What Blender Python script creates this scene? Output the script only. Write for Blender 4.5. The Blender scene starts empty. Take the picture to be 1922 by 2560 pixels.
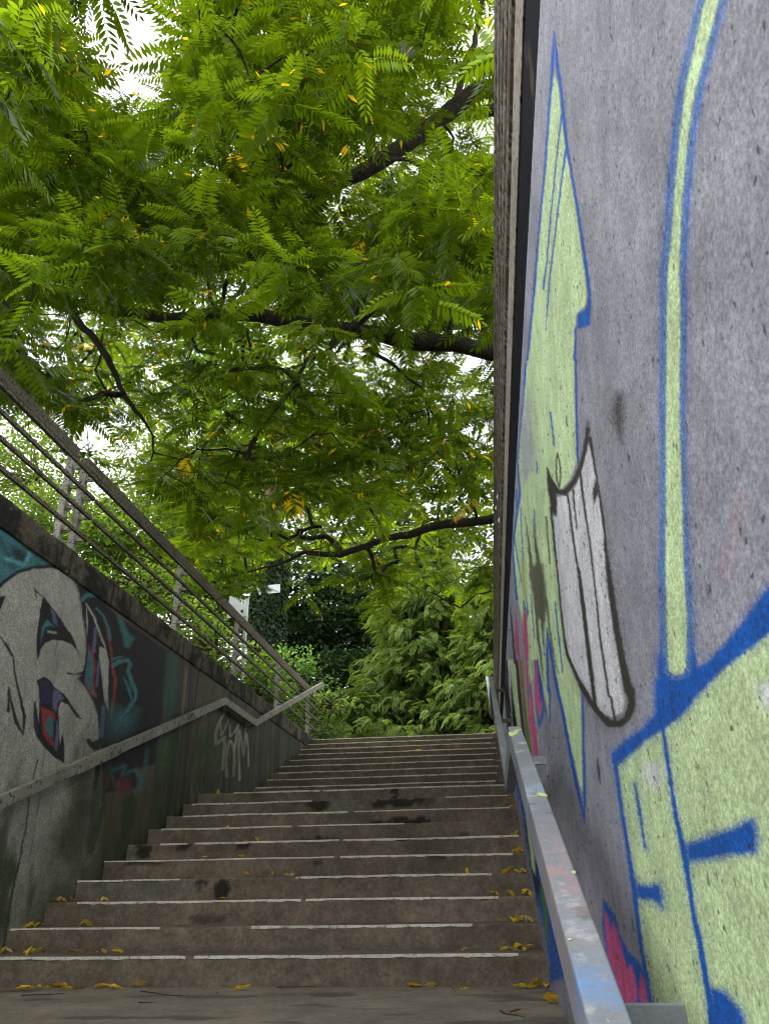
import bpy, math, numpy as np
from mathutils import Vector
rng = np.random.default_rng(7)
R = math.radians
scene = bpy.context.scene
COL = scene.collection

# ------------------------------------------------------------------ camera model (origin = lens, X right, Y up the stairs, Z up)
F = 1934.6; YAW, PIT, ROL = .1173, .4518, -.0163
def axes(yaw, pitch, roll):
    f = np.array([-np.sin(yaw)*np.cos(pitch), np.cos(yaw)*np.cos(pitch), np.sin(pitch)])
    rt = np.array([np.cos(yaw), np.sin(yaw), 0]); up = np.cross(rt, f)
    c, s = np.cos(roll), np.sin(roll)
    return c*rt+s*up, -s*rt+c*up, f
RT, UP, FW = axes(YAW, PIT, ROL)
def ray(x, y): return FW*F+RT*(x-961)-UP*(y-1280)
def atY(x, y, Y): d = ray(x, y); return d*(Y/d[1])
def atZ(x, y, Z): d = ray(x, y); return d*(Z/d[2])
def onp(x, y, c, s=0.0): d = ray(x, y); return d*(c/(d[0]-s*d[1]))      # on the vertical plane X = c + s*Y
def pr(P):
    P = np.asarray(P, float); d = P@FW
    return 961+F*(P@RT)/d, 1280-F*(P@UP)/d
def XE(y): return -3.3185+.0115*y          # face of the left wall
def XW(y): return .2684+.0022*y            # face of the right wall

# ------------------------------------------------------------------ helpers
def tag(o, label=None, cat=None, group=None, kind=None):
    if label: o['label'] = label
    if cat: o['category'] = cat
    if group: o['group'] = group
    if kind: o['kind'] = kind
    return o
def mesh_obj(name, verts, faces, mat, parent=None, col=None, smooth=False):
    me = bpy.data.meshes.new(name)
    verts = np.asarray(verts, np.float32)
    if isinstance(faces, np.ndarray):
        n, k = faces.shape
        me.vertices.add(len(verts)); me.vertices.foreach_set('co', verts.ravel())
        me.loops.add(n*k); me.loops.foreach_set('vertex_index', faces.astype(np.int32).ravel())
        me.polygons.add(n); me.polygons.foreach_set('loop_start', np.arange(0, n*k, k, dtype=np.int32))
        me.polygons.foreach_set('loop_total', np.full(n, k, np.int32))
        me.update(calc_edges=True); me.validate()
    else:
        me.from_pydata(verts.tolist(), [], [list(map(int, f)) for f in faces]); me.update()
    if col is not None:
        a = me.color_attributes.new('col', 'FLOAT_COLOR', 'POINT')
        c = np.ones((len(verts), 4), np.float32); c[:, :3] = col
        a.data.foreach_set('color', c.ravel())
    me.materials.append(mat)
    if smooth: me.polygons.foreach_set('use_smooth', np.ones(len(me.polygons), bool))
    o = bpy.data.objects.new(name, me); COL.objects.link(o)
    if parent:
        o.parent = parent
        if parent.type == 'EMPTY': o.location = -Vector(parent.location)
    return o
def empty(name, loc=(0, 0, 0)):
    o = bpy.data.objects.new(name, None); o.location = loc; o.empty_display_size = .1; COL.objects.link(o); return o
class MB:
    def __init__(s): s.v = []; s.f = []
    def add(s, v, f):
        n = len(s.v); s.v += [tuple(map(float, p)) for p in v]; s.f += [tuple(i+n for i in q) for q in f]
    def hexa(s, p):   # 8 points: bottom 4 ccw, top 4 ccw
        s.add(p, [(0, 3, 2, 1), (4, 5, 6, 7), (0, 1, 5, 4), (1, 2, 6, 5), (2, 3, 7, 6), (3, 0, 4, 7)])
    def box(s, x0, x1, y0, y1, z0, z1):
        s.hexa([(x0, y0, z0), (x1, y0, z0), (x1, y1, z0), (x0, y1, z0), (x0, y0, z1), (x1, y0, z1), (x1, y1, z1), (x0, y1, z1)])
    def sweep(s, pts, w, h, up=(0, 0, 1), below=False):   # rectangular section along a polyline with mitred joints; h vertical
        pts = [np.array(p, float) for p in pts]; rings = []
        for p in pts:
            x = np.array([w/2, 0, 0])
            lo, hi = (-h, 0) if below else (-h/2, h/2)
            rings += [p-x+[0, 0, lo], p+x+[0, 0, lo], p+x+[0, 0, hi], p-x+[0, 0, hi]]
        f = [(0, 1, 2, 3)]
        for i in range(len(pts)-1):
            a = 4*i; b = a+4
            for k in range(4): f.append((a+k, b+k, b+(k+1) % 4, a+(k+1) % 4))
        a = 4*(len(pts)-1); f.append((a+3, a+2, a+1, a)); s.add(rings, f)
    def build(s, name, mat, parent=None, bevel=0, smooth=False):
        o = mesh_obj(name, s.v, s.f, mat, parent, smooth=smooth)
        if bevel:
            m = o.modifiers.new('bevel', 'BEVEL'); m.width = bevel; m.segments = 2; m.limit_method = 'ANGLE'
        return o
def tubes(paths, sides=6):
    """paths: list of (points Nx3, radii N) -> verts, quad faces"""
    V = []; Fc = []; n = 0
    for P, r in paths:
        P = np.asarray(P, float); r = np.asarray(r, float)
        T = np.gradient(P, axis=0); T /= np.linalg.norm(T, axis=1)[:, None]+1e-9
        ref = np.array([0, 0, 1.0]) if abs(T[:, 2]).mean() < .8 else np.array([1.0, 0, 0])
        A = np.cross(T, ref); A /= np.linalg.norm(A, axis=1)[:, None]+1e-9; B = np.cross(T, A)
        an = np.arange(sides)*2*np.pi/sides
        ring = P[:, None]+r[:, None, None]*(np.cos(an)[None, :, None]*A[:, None]+np.sin(an)[None, :, None]*B[:, None])
        V.append(ring.reshape(-1, 3)); m = len(P)
        i = np.arange(m-1)[:, None]*sides; k = np.arange(sides)[None]
        k2 = (k+1) % sides
        q = np.stack([n+i+k, n+i+k2, n+i+sides+k2, n+i+sides+k], -1).reshape(-1, 4); Fc.append(q); n += m*sides
    return np.concatenate(V), np.concatenate(Fc)
def vnoise(x, y, seed=0):
    xi = np.floor(x).astype(np.int64); yi = np.floor(y).astype(np.int64); xf = x-xi; yf = y-yi
    xf = xf*xf*(3-2*xf); yf = yf*yf*(3-2*yf)
    def h(a, b):
        n = (a*374761393+b*668265263+seed*974711) & 0xffffffff; n = ((n ^ (n >> 13))*1274126177) & 0xffffffff
        return ((n ^ (n >> 16)) & 0xffff)/65535.0
    return (h(xi, yi)*(1-xf)+h(xi+1, yi)*xf)*(1-yf)+(h(xi, yi+1)*(1-xf)+h(xi+1, yi+1)*xf)*yf
def fbm(x, y, o=4, seed=0):
    s = 0; a = .5; t = 0
    for i in range(o): s = s+a*vnoise(x*2**i, y*2**i, seed+i*17); t += a; a *= .5
    return s/t
def srgb(r, g, b):
    c = np.array([r, g, b], float)/255
    return np.where(c <= .04045, c/12.92, ((c+.055)/1.055)**2.4)

# ------------------------------------------------------------------ materials
def newmat(name):
    m = bpy.data.materials.new(name); m.use_nodes = True; nt = m.node_tree; nt.nodes.clear()
    return m, nt, nt.nodes, nt.links
def ramp(N, fac, L, stops):
    r = N.new('ShaderNodeValToRGB'); e = r.color_ramp.elements; stops = sorted(stops, key=lambda q: q[0])
    while len(e) < len(stops): e.new(.5)
    for el, (p, c) in zip(e, stops): el.position = p; el.color = (*c, 1)
    L.new(fac, r.inputs[0]); return r.outputs[0]
def noise(N, L, scale, detail=6, rough=.6, vec=None, stretch=None):
    n = N.new('ShaderNodeTexNoise'); n.inputs['Scale'].default_value = scale; n.inputs['Detail'].default_value = detail
    n.inputs['Roughness'].default_value = rough
    if vec is not None:
        if stretch:
            mp = N.new('ShaderNodeMapping'); mp.inputs['Scale'].default_value = stretch; L.new(vec, mp.inputs[0]); vec = mp.outputs[0]
        L.new(vec, n.inputs['Vector'])
    return n.outputs['Fac']
def mul(N, L, a, b, fac=1.0, mode='MULTIPLY'):
    m = N.new('ShaderNodeMix'); m.data_type = 'RGBA'; m.blend_type = mode; m.inputs[0].default_value = fac
    L.new(a, m.inputs[6])
    if isinstance(b, tuple): m.inputs[7].default_value = (*b, 1)
    else: L.new(b, m.inputs[7])
    return m.outputs[2]
def mixf(N, L, fac, a, b):
    m = N.new('ShaderNodeMix'); m.data_type = 'RGBA'; L.new(fac, m.inputs[0])
    for s, v in ((6, a), (7, b)):
        if isinstance(v, tuple): m.inputs[s].default_value = (*v, 1)
        else: L.new(v, m.inputs[s])
    return m.outputs[2]
def surface(name, base=None, attr=False, rough=.85, spots=(), vstreak=None, speck=None, bump=(60, .3, .004), bump2=None, metallic=0, spec=.3, grain=None):
    """base colour or painted attribute, mottled by noise layers.  spots: (scale, lo, hi, colour, detail)"""
    m, nt, N, L = newmat(name)
    geo = N.new('ShaderNodeNewGeometry'); P = geo.outputs['Position']
    out = N.new('ShaderNodeOutputMaterial'); b = N.new('ShaderNodeBsdfPrincipled'); L.new(b.outputs[0], out.inputs[0])
    if attr:
        a = N.new('ShaderNodeAttribute'); a.attribute_name = 'col'; c = a.outputs['Color']
    else:
        g = N.new('ShaderNodeRGB'); g.outputs[0].default_value = (*base, 1); c = g.outputs[0]
    c = mul(N, L, c, ramp(N, noise(N, L, 2.3, 8, .65, P), L, [(.3, (.72, .72, .72)), (.7, (1.15, 1.15, 1.15))]))
    if grain:
        for sc_, a_, b_ in grain: c = mul(N, L, c, ramp(N, noise(N, L, sc_, 3, .7, P), L, [(.34, (a_,)*3), (.66, (b_,)*3)]))
    for sc, lo, hi, colr, det in spots:
        f = ramp(N, noise(N, L, sc, det, .62, P), L, [(lo, (0, 0, 0)), (hi, (1, 1, 1))])
        c = mixf(N, L, f, c, tuple(colr))
    if vstreak:
        sc, lo, hi, colr = vstreak
        f = ramp(N, noise(N, L, sc, 6, .65, P, (1, 1, .08)), L, [(lo, (0, 0, 0)), (hi, (1, 1, 1))]); c = mixf(N, L, f, c, tuple(colr))
    if speck:
        sc, lo, hi, colr = speck
        f = ramp(N, noise(N, L, sc, 2, .5, P), L, [(lo, (0, 0, 0)), (hi, (1, 1, 1))]); c = mixf(N, L, f, c, tuple(colr))
    L.new(c, b.inputs['Base Color']); b.inputs['Roughness'].default_value = rough; b.inputs['Metallic'].default_value = metallic
    b.inputs['Specular IOR Level'].default_value = spec
    last = None
    for bb in (bump, bump2):
        if not bb: continue
        bn = N.new('ShaderNodeBump'); bn.inputs['Strength'].default_value = bb[1]; bn.inputs['Distance'].default_value = bb[2]
        L.new(noise(N, L, bb[0], 5, .6, P), bn.inputs['Height'])
        if last: L.new(last, bn.inputs['Normal'])
        last = bn.outputs[0]
    if last: L.new(last, b.inputs['Normal'])
    return m
def leafmat(name, trans=.55, boost=(1.5, 1.5, .8), gloss=.06, fres=.25):
    m, nt, N, L = newmat(name)
    a = N.new('ShaderNodeAttribute'); a.attribute_name = 'col'
    d = N.new('ShaderNodeBsdfDiffuse'); t = N.new('ShaderNodeBsdfTranslucent'); g = N.new('ShaderNodeBsdfGlossy')
    g.inputs['Roughness'].default_value = .38; g.inputs['Color'].default_value = (.8, .9, 1, 1)
    L.new(a.outputs[0], d.inputs[0]); L.new(mul(N, L, a.outputs[0], boost), t.inputs[0])
    m1 = N.new('ShaderNodeMixShader'); m1.inputs[0].default_value = trans; L.new(d.outputs[0], m1.inputs[1]); L.new(t.outputs[0], m1.inputs[2])
    lw = N.new('ShaderNodeLayerWeight'); lw.inputs[0].default_value = .25
    mm = N.new('ShaderNodeMath'); mm.operation = 'MULTIPLY_ADD'; mm.inputs[1].default_value = fres; mm.inputs[2].default_value = gloss*.4; L.new(lw.outputs['Fresnel'], mm.inputs[0])
    m2 = N.new('ShaderNodeMixShader'); L.new(mm.outputs[0], m2.inputs[0]); L.new(m1.outputs[0], m2.inputs[1]); L.new(g.outputs[0], m2.inputs[2])
    o = N.new('ShaderNodeOutputMaterial'); L.new(m2.outputs[0], o.inputs[0]); return m

M = {}
M['mural'] = surface('sprayed_render', attr=True, rough=.8, grain=[(150, .62, 1.28), (420, .7, 1.25), (14, .84, 1.12)], speck=(80, .30, .23, (.05, .05, .055)), bump=(210, .4, .0016), bump2=(60, .25, .002))
M['leftwall'] = surface('painted_old_render', attr=True, rough=.78, grain=[(75, .62, 1.32), (22, .85, 1.12)], bump=(62, .9, .012), bump2=(150, .5, .004), vstreak=(9, .60, .78, (.018, .018, .014)), spec=.5)
M['step'] = surface('worn_stair_concrete', attr=True, rough=.92, grain=[(160, .72, 1.25), (36, .78, 1.18), (8, .8, 1.2)], speck=(130, .70, .78, (.34, .31, .25)), bump=(170, .5, .003), bump2=(24, .35, .006))
M['floor'] = surface('landing_concrete', attr=True, rough=.9, grain=[(160, .75, 1.22), (28, .82, 1.15)], speck=(140, .72, .8, (.3, .28, .22)), bump=(160, .4, .003), bump2=(14, .3, .006))
M['strip'] = surface('nosing_strip', base=(.66, .62, .51), rough=.7, spots=[(30, .54, .66, (.22, .19, .14), 8)], grain=[(90, .7, 1.1)], bump=(90, .3, .002))
M['coping'] = surface('mossy_coping_concrete', base=(.10, .085, .058), rough=.95, grain=[(60, .6, 1.4), (12, .6, 1.4)],
                      spots=[(3.1, .47, .56, (.020, .019, .013), 9), (11, .60, .68, (.10, .10, .085), 9), (4.3, .60, .68, (.03, .045, .006), 10)],
                      vstreak=(13, .53, .66, (.012, .012, .010)), bump=(55, .8, .014), bump2=(190, .6, .005))
M['cap'] = surface('stained_fascia_concrete', base=(.30, .26, .21), rough=.95, spots=[(46, .53, .62, (.055, .045, .03), 8), (5, .55, .7, (.13, .10, .07), 8)],
                   bump=(60, .6, .006))
M['darkband'] = surface('near_black_band', base=(.011, .011, .014), rough=.9, spec=.05, spots=[(5, .60, .68, (.07, .055, .045), 8), (21, .66, .72, (.05, .06, .02), 8)], bump=(80, .4, .004))
M['graypaint'] = surface('grey_render_paint', base=tuple(srgb(156, 156, 166)*.95), rough=.8, grain=[(150, .62, 1.28), (420, .7, 1.25), (14, .84, 1.12)], speck=(80, .30, .23, (.05, .05, .055)), bump=(150, .5, .004))
M['railgray'] = surface('grey_rail_paint', base=(.25, .26, .29), rough=.42, grain=[(160, .86, 1.1)], spots=[(17, .56, .64, (.40, .42, .46), 9), (9, .60, .66, (.13, .135, .15), 9), (150, .69, .72, (.7, .72, .62), 3)], bump=(60, .2, .002), spec=.5)
M['railold'] = surface('old_rail_paint', base=(.25, .24, .20), rough=.6, spots=[(20, .56, .62, (.055, .05, .04), 9), (7, .62, .68, (.13, .055, .03), 7)],
                       vstreak=(55, .58, .66, (.04, .035, .03)), bump=(60, .3, .002))
M['railing'] = surface('lichened_railing_paint', base=(.36, .35, .29), rough=.85, spots=[(60, .54, .60, (.05, .045, .03), 8), (6, .60, .68, (.20, .08, .04), 8), (9, .52, .64, (.16, .16, .08), 8)],
                       bump=(90, .4, .002))
M['railtop'] = surface('algae_dark_top_rail', base=(.16, .14, .10), rough=.9, spots=[(48, .50, .58, (.03, .028, .02), 9), (7, .55, .68, (.10, .10, .05), 8)], bump=(90, .5, .003))
M['bracket'] = surface('bracket_steel', base=(.12, .12, .13), rough=.5, bump=(60, .2, .001))
M['bark'] = surface('wet_bark', base=(.055, .045, .032), rough=.95, spots=[(9, .52, .66, (.015, .012, .009), 9), (6, .62, .70, (.07, .085, .03), 8)], vstreak=None, bump=(38, 1.0, .03), bump2=(120, .7, .01))
M['barkfar'] = surface('brown_bark', base=(.12, .08, .06), rough=.95, spots=[(12, .5, .62, (.03, .02, .016), 9)], bump=(30, 1, .03))
M['leaf'] = leafmat('wingnut_leaf', .72, (3.2, 2.85, .5), .01, .08)
M['leafdark'] = leafmat('dark_leaf', .3, (1.3, 1.4, .7), .02, .10)
M['leaffar'] = leafmat('background_leaf', .55, (1.9, 1.8, .6), .0, .06)
M['needle'] = leafmat('conifer_spray', .35, (1.8, 1.7, .5), .0, .03)
M['litter'] = leafmat('fallen_leaf', .25, (1.2, 1.1, .5))
M['ground'] = surface('park_soil', base=(.05, .042, .028), rough=1, spots=[(2.2, .5, .62, (.03, .05, .012), 9)], bump=(20, .8, .03))
M['stone'] = surface('dark_stone', base=(.035, .03, .026), rough=.95, spots=[(7, .52, .6, (.012, .011, .01), 7), (3, .6, .68, (.03, .045, .015), 7)], bump=(12, 1, .04))
M['white'] = surface('white_enamel', base=(.82, .82, .84), rough=.4, bump=(20, .05, .001), spots=[(8, .66, .76, (.6, .6, .58), 6)])
M['pole'] = surface('galvanised_pole', base=(.45, .46, .47), rough=.4, metallic=.3, bump=(30, .05, .001))
M['black'] = surface('black_mark', base=(.02, .02, .025), rough=.6, bump=(30, .05, .001))
M['tagred'] = surface('red_marker', base=(.28, .05, .05), rough=.6, bump=(30, .05, .001))
M['tagwhite'] = surface('white_marker', base=(.45, .45, .43), rough=.6, bump=(30, .05, .001))
M['taggreen'] = surface('green_paint_splash', base=tuple(srgb(190, 215, 140)), rough=.5, bump=(30, .1, .001))
M['redfade'] = surface('faded_pink_spray', base=(.34, .22, .23), rough=.6, spots=[(70, .5, .6, (.24, .25, .275), 6)], bump=(60, .1, .001))

# ------------------------------------------------------------------ paint rasteriser (shapes in image pixels; wall vertices projected through the camera)
class Paint:
    def __init__(s, px, py, base):
        s.x = px; s.y = py; s.halo = True; s.c = np.tile(np.array(base, float), (len(px), 1))
        s.jx = (fbm(px/9., py/9., 3, 5)-.5); s.jy = (fbm(px/9., py/9., 3, 9)-.5); s.g = rng.random(len(px))
    def _apply(s, idx, d, col, soft, alpha):
        a = np.clip(.5-d/soft, 0, 1)*alpha
        a = np.clip(a+(s.g[idx]-.5)*.5*(a > .02)*(a < .98), 0, 1)[:, None]
        s.c[idx] = s.c[idx]*(1-a)+np.array(col)*a
    def poly(s, P, col, soft=3., alpha=1., jit=3.):
        P = np.array(P, float); m = soft*1.5+jit+22
        idx = np.where((s.x > P[:, 0].min()-m) & (s.x < P[:, 0].max()+m) & (s.y > P[:, 1].min()-m) & (s.y < P[:, 1].max()+m))[0]
        if not len(idx): return
        x = s.x[idx]+s.jx[idx]*jit; y = s.y[idx]+s.jy[idx]*jit
        d = np.full(len(idx), 1e9); ins = np.zeros(len(idx), bool)
        for a, b in zip(P, np.roll(P, -1, 0)):
            e = b-a; L2 = e@e+1e-9
            t = np.clip(((x-a[0])*e[0]+(y-a[1])*e[1])/L2, 0, 1)
            d = np.minimum(d, np.hypot(x-a[0]-t*e[0], y-a[1]-t*e[1]))
            c = ((a[1] > y) != (b[1] > y)); 
            with np.errstate(divide='ignore', invalid='ignore'):
                xi = (b[0]-a[0])*(y-a[1])/(b[1]-a[1]+1e-12)+a[0]
            ins ^= c & (x < xi)
        dd = np.where(ins, -d, d)
        if s.halo and 6 <= soft < 15 and alpha > .8: s._apply(idx, dd-5, col, 30, .36)
        s._apply(idx, dd, col, soft*(1.5 if s.halo else 1), alpha)
    def line(s, P, w, col, soft=3., alpha=1., jit=3.):
        P = np.array(P, float); w = np.broadcast_to(np.asarray(w, float), len(P)) if np.ndim(w) == 0 else np.array(w, float)
        m = soft+jit+w.max()+22
        idx = np.where((s.x > P[:, 0].min()-m) & (s.x < P[:, 0].max()+m) & (s.y > P[:, 1].min()-m) & (s.y < P[:, 1].max()+m))[0]
        if not len(idx): return
        x = s.x[idx]+s.jx[idx]*jit; y = s.y[idx]+s.jy[idx]*jit; d = np.full(len(idx), 1e9)
        for i in range(len(P)-1):
            a, b = P[i], P[i+1]; e = b-a; t = np.clip(((x-a[0])*e[0]+(y-a[1])*e[1])/(e@e+1e-9), 0, 1)
            d = np.minimum(d, np.hypot(x-a[0]-t*e[0], y-a[1]-t*e[1])-(w[i]*(1-t)+w[i+1]*t)/2)
        if s.halo and soft >= 5 and soft < 12 and alpha > .8: s._apply(idx, d-4, col, 26, .34)
        s._apply(idx, d, col, soft, alpha)
def T(ox, oy, k):
    def f(*pts): return [(ox+k*a, oy+k*b) for a, b in pts]
    return f

# ================================================================== RIGHT WALL
right = tag(empty('mural_wall', (.3, 0, -.5)), 'tall grey wall on the right with a green, blue and white spray mural', 'wall')
def fan_grid():
    inv = np.arange(.06, 2.75, .0045); ys = 1/inv[::-1]
    th = np.arange(-.62, 1.12, .00125); q = np.tan(th)
    Y, Q = np.meshgrid(ys, q, indexing='ij'); Z = Y*Q
    zlo, zhi = -2.2, 2.005
    m = (Z >= zlo) & (Z <= zhi)
    Zc = np.clip(Z, zlo, zhi)
    n, k = Y.shape; I = np.arange(n*k).reshape(n, k)
    a = m[:-1, :-1] | m[1:, :-1] | m[:-1, 1:] | m[1:, 1:]
    quads = np.stack([I[:-1, :-1], I[:-1, 1:], I[1:, 1:], I[1:, :-1]], -1)[a]
    P = np.stack([XW(Y), Y, Zc], -1).reshape(-1, 3)
    used = np.unique(quads); mp = np.zeros(n*k, np.int64); mp[used] = np.arange(len(used))
    return P[used], mp[quads]
V, Q = fan_grid()
px, py = pr(V)
C = dict(gray=srgb(156, 156, 166)*1.0, green=srgb(208, 232, 176)*1.0, blue=srgb(8, 92, 186)*1.0, dark=srgb(52, 52, 44), white=srgb(226, 226, 230)*1.0,
         pink=srgb(206, 84, 138), olive=srgb(104, 104, 80), yellow=srgb(205, 200, 70), bright=srgb(88, 150, 40), navy=srgb(34, 44, 72), teal=srgb(120, 160, 140),
         black=srgb(38, 38, 44), blueL=srgb(110, 140, 200), mint=srgb(160, 190, 150), cream=srgb(190, 190, 150))
pt = Paint(px, py, C['gray'])
big = fbm(px/140., py/140., 4, 3)
pt.c *= (.86+.28*big)[:, None]
r1 = T(1200, 0, .4347); r2 = T(1200, 900, .4347); r3 = T(1200, 1700, .4347); r5 = T(1180, 1650, .1445)
# green body of the arrow letter
body = r1((428, 420), (450, 500), (462, 640), (490, 860), (515, 980), (545, 1180), (575, 1380), (600, 1560), (612, 1690), (608, 1750), (560, 1800), (545, 1880), (535, 2070)) \
    + r2((540, 0), (548, 300), (552, 590), (520, 680), (470, 740), (430, 740), (385, 640), (405, 850), (435, 1130), (460, 1400), (490, 1690), (530, 1800), (585, 1910)) \
    + r3((578, 80), (585, 250), (585, 450), (590, 640), (572, 600), (530, 430), (495, 250), (455, 90), (430, 0), (395, 240), (375, 120), (300, 0)) \
    + r2((280, 1900), (262, 1700), (245, 1500), (215, 1380), (203, 1250), (190, 1120), (195, 1000), (215, 880), (235, 760), (222, 640), (218, 560), (228, 430), (243, 260), (258, 130), (268, 0)) \
    + r1((278, 2070), (298, 1850), (318, 1650), (338, 1400), (358, 1150), (378, 950), (392, 700), (405, 520))
pt.poly(body, C['green'], 2.5)
B = C['blue']
pt.line(r1((424, 175), (418, 330), (405, 520), (392, 700), (375, 950), (352, 1180), (332, 1400), (312, 1650), (293, 1850), (272, 2070)), [2, 9, 7, 6, 6, 5, 5, 6, 5, 5], B, 4)
pt.line(r2((264, 20), (246, 240), (228, 430), (215, 570), (222, 680), (228, 780), (212, 890), (195, 1000), (188, 1110), (200, 1250), (212, 1380)), 5, B, 3)
pt.line(r1((426, 175), (443, 350), (470, 560), (497, 830), (525, 990), (557, 1180), (588, 1380), (612, 1560), (628, 1690), (622, 1790)), [2, 9, 8, 7, 6, 7, 7, 9, 8, 8], B, 4)
pt.poly(r1((556, 1805), (605, 1775), (637, 1700), (632, 1870), (558, 1895)), B, 5)
pt.line(r1((550, 1890), (545, 2070))+r2((550, 0), (552, 200), (556, 400), (562, 590)), 5.5, B, 3)
pt.line(r1((470, 660), (445, 850), (425, 1050), (405, 1250), (385, 1480), (365, 1660)), [5, 4, 4, 4, 4, 5], B, 3)
pt.line(r1((500, 830), (475, 980), (455, 1150), (430, 1350), (405, 1550), (388, 1750), (378, 1900)), [7, 5, 4, 4, 4, 4, 2], B, 3)
pt.poly(r2((268, 170), (290, 280), (300, 430), (312, 520), (300, 620), (262, 700), (245, 640), (235, 500), (245, 330)), srgb(178, 182, 184), 7, .85)
for a, b, w in (((403, 300), (425, 490), 4), ((322, 580), (328, 650), 3), ((310, 860), (320, 1000), 3), ((430, 1390), (475, 1800), 3.5), ((205, 750), (215, 860), 4), ((232, 850), (250, 1250), 2.6), ((250, 1250), (275, 1450), 2.6),
                ((196, 1010), (236, 1280), 2.6), ((292, 1350), (312, 1600), 2.6), ((385, 905), (388, 1000), 0.1), ((345, 1450), (370, 1700), 2.5)):
    pt.line(r2(a, b), w, B, 2.5)
pt.line(r2((497, 325), (500, 380)), 3, C['dark'], 3)
pt.poly(r2((235, 1140), (252, 1180), (264, 1390), (246, 1300)), C['yellow'], 3)
O = C['olive']
pt.poly(r2((300, 1190), (330, 1160), (362, 1175), (378, 1300), (385, 1400), (375, 1480), (365, 1560), (350, 1500), (325, 1480), (300, 1350), (285, 1250)), O, 5)
for ln, w in (([(262, 910), (280, 1060), (300, 1250)], [1, 6, 12]), ([(303, 915), (320, 1060), (345, 1250)], [1, 7, 12]), ([(380, 905), (400, 1170)], [5, 4]), ([(380, 1380), (400, 1550), (440, 1780)], [6, 5, 2]),
              ([(318, 1400), (335, 1600), (365, 1850)], [6, 7, 2]), ([(350, 1450), (370, 1640)], [6, 2])):
    pt.line(r2(*ln), w, O, 3)
# striped lettering further along the wall
def strip(c, a0, a1, b0, b1, c0, c1, soft=2.):
    pt.poly(r5((a0, 0), (a1, 0), (b1, 600), (c1, 1150), (c1+60, 1600), (c0+60, 1600), (c0, 1150), (b0, 600)), c, soft, jit=1.5)
strip(C['black'], 530, 640, 555, 700, 600, 780); strip(C['white'], 618, 650, 645, 668, 690, 700)
strip(C['green'], 648, 742, 712, 792, 780, 846); strip(C['black'], 745, 792, 792, 852, 850, 905)
strip(C['pink'], 792, 822, 850, 862, 900, 905); strip(C['bright'], 822, 858, 862, 905, 915, 975); strip(C['pink'], 858, 890, 905, 914, 975, 980)
strip(C['mint'], 893, 918, 925, 950, 975, 985); strip(C['pink'], 918, 962, 952, 1042, 985, 1088); strip(C['mint'], 962, 985, 985, 1000, 1010, 1011)
strip(C['mint'], 1012, 1066, 1045, 1080, 1100, 1128); strip(B, 1070, 1142, 1085, 1245, 1130, 1200)
pt.poly(r5((1085, 0), (1118, 0), (1165, 560), (1195, 700), (1190, 860), (1155, 1070), (1125, 900), (1100, 700), (1080, 300)), C['pink'], 3)
for q in ([(960, 560), (1000, 420), (985, 700)], [(1010, 400), (1030, 560), (1000, 660)]): pt.poly(r5(*q), B, 3, .8)
pt.poly(r5((1180, 800), (1260, 640), (1310, 1000), (1350, 1150), (1400, 1600), (1180, 1600), (1130, 1150), (1160, 1080)), C['gray'], 5)
pt.poly(r5((1140, 1050), (1200, 900), (1240, 640), (1290, 900), (1325, 1180), (1300, 1000), (1250, 900), (1210, 1100), (1150, 1200)), B, 4, .8)
pt.line(r5((1070, 1150), (1100, 1500), (1120, 1800)), 9, C['pink'], 3)
# upper spikes of the pink strokes
pt.poly(r2((205, 1420), (222, 1560), (228, 1730), (215, 1740), (200, 1600)), C['pink'], 2.5); pt.poly(r2((246, 1400), (268, 1480), (280, 1730), (262, 1740), (248, 1600)), C['pink'], 2.5)
pt.line(r2((170, 1400), (178, 1480), (200, 1740)), [1, 4, 6], C['black'], 2); pt.line(r2((250, 1390), (272, 1470)), 4, B, 3)
# grey wedge with blue rim
pt.poly(r2((385, 1540), (402, 1640), (425, 1800), (465, 2000))+r3((455, 90), (440, 60), (400, 240), (395, 100))+r2((388, 1900), (380, 1700)), C['gray'], 3)
pt.line(r3((598, 800), (555, 600), (520, 430), (485, 240), (450, 80))+r2((465, 2000), (430, 1820), (402, 1640), (386, 1545)), [4, 10, 8, 8, 7, 7, 8, 8, 2], B, 3.5)
pt.line(r2((386, 1545), (384, 1700), (392, 1900))+r3((400, 60), (400, 250)), [2, 5, 6, 5, 3], B, 3)
pt.line(r2((585, 1905), (595, 2070))+r3((588, 100), (592, 300), (598, 500), (600, 720), (598, 830)), [4, 5, 5, 6, 7, 7, 2], B, 3.5)
# white brush shape
D = C['dark']
brush = r2((625, 480), (650, 560), (665, 680), (690, 850), (710, 1000), (720, 1180), (745, 1400), (775, 1600), (800, 1750), (828, 1950)) + \
    r3((828, 130), (818, 185), (765, 215), (700, 195), (655, 140), (600, 60)) + r2((550, 1800), (510, 1700), (485, 1600), (460, 1400), (440, 1150), (420, 1000), (410, 890), (440, 900), (440, 790), (490, 780), (550, 730), (590, 600))
pt.poly(brush, C['white'], 2.5)
pt.line(r2((720, 1060), (742, 1250), (775, 1480), (812, 1700), (852, 1900))+r3((866, 60), (872, 140), (845, 220), (800, 255), (740, 250), (690, 200), (630, 120), (575, 30)), [5, 14, 16, 18, 21, 21, 20, 19, 18, 19, 16, 13, 10], D, 5)
pt.line(r2((406, 850), (432, 1100), (457, 1350), (482, 1600), (502, 1700), (560, 1830), (620, 1930)), [6, 6, 5, 6, 8, 9, 11], D, 3)
pt.line(r2((632, 450), (655, 590), (682, 740), (702, 880), (717, 990), (722, 1090)), [9, 6, 5, 7, 6, 8], D, 3)
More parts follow.
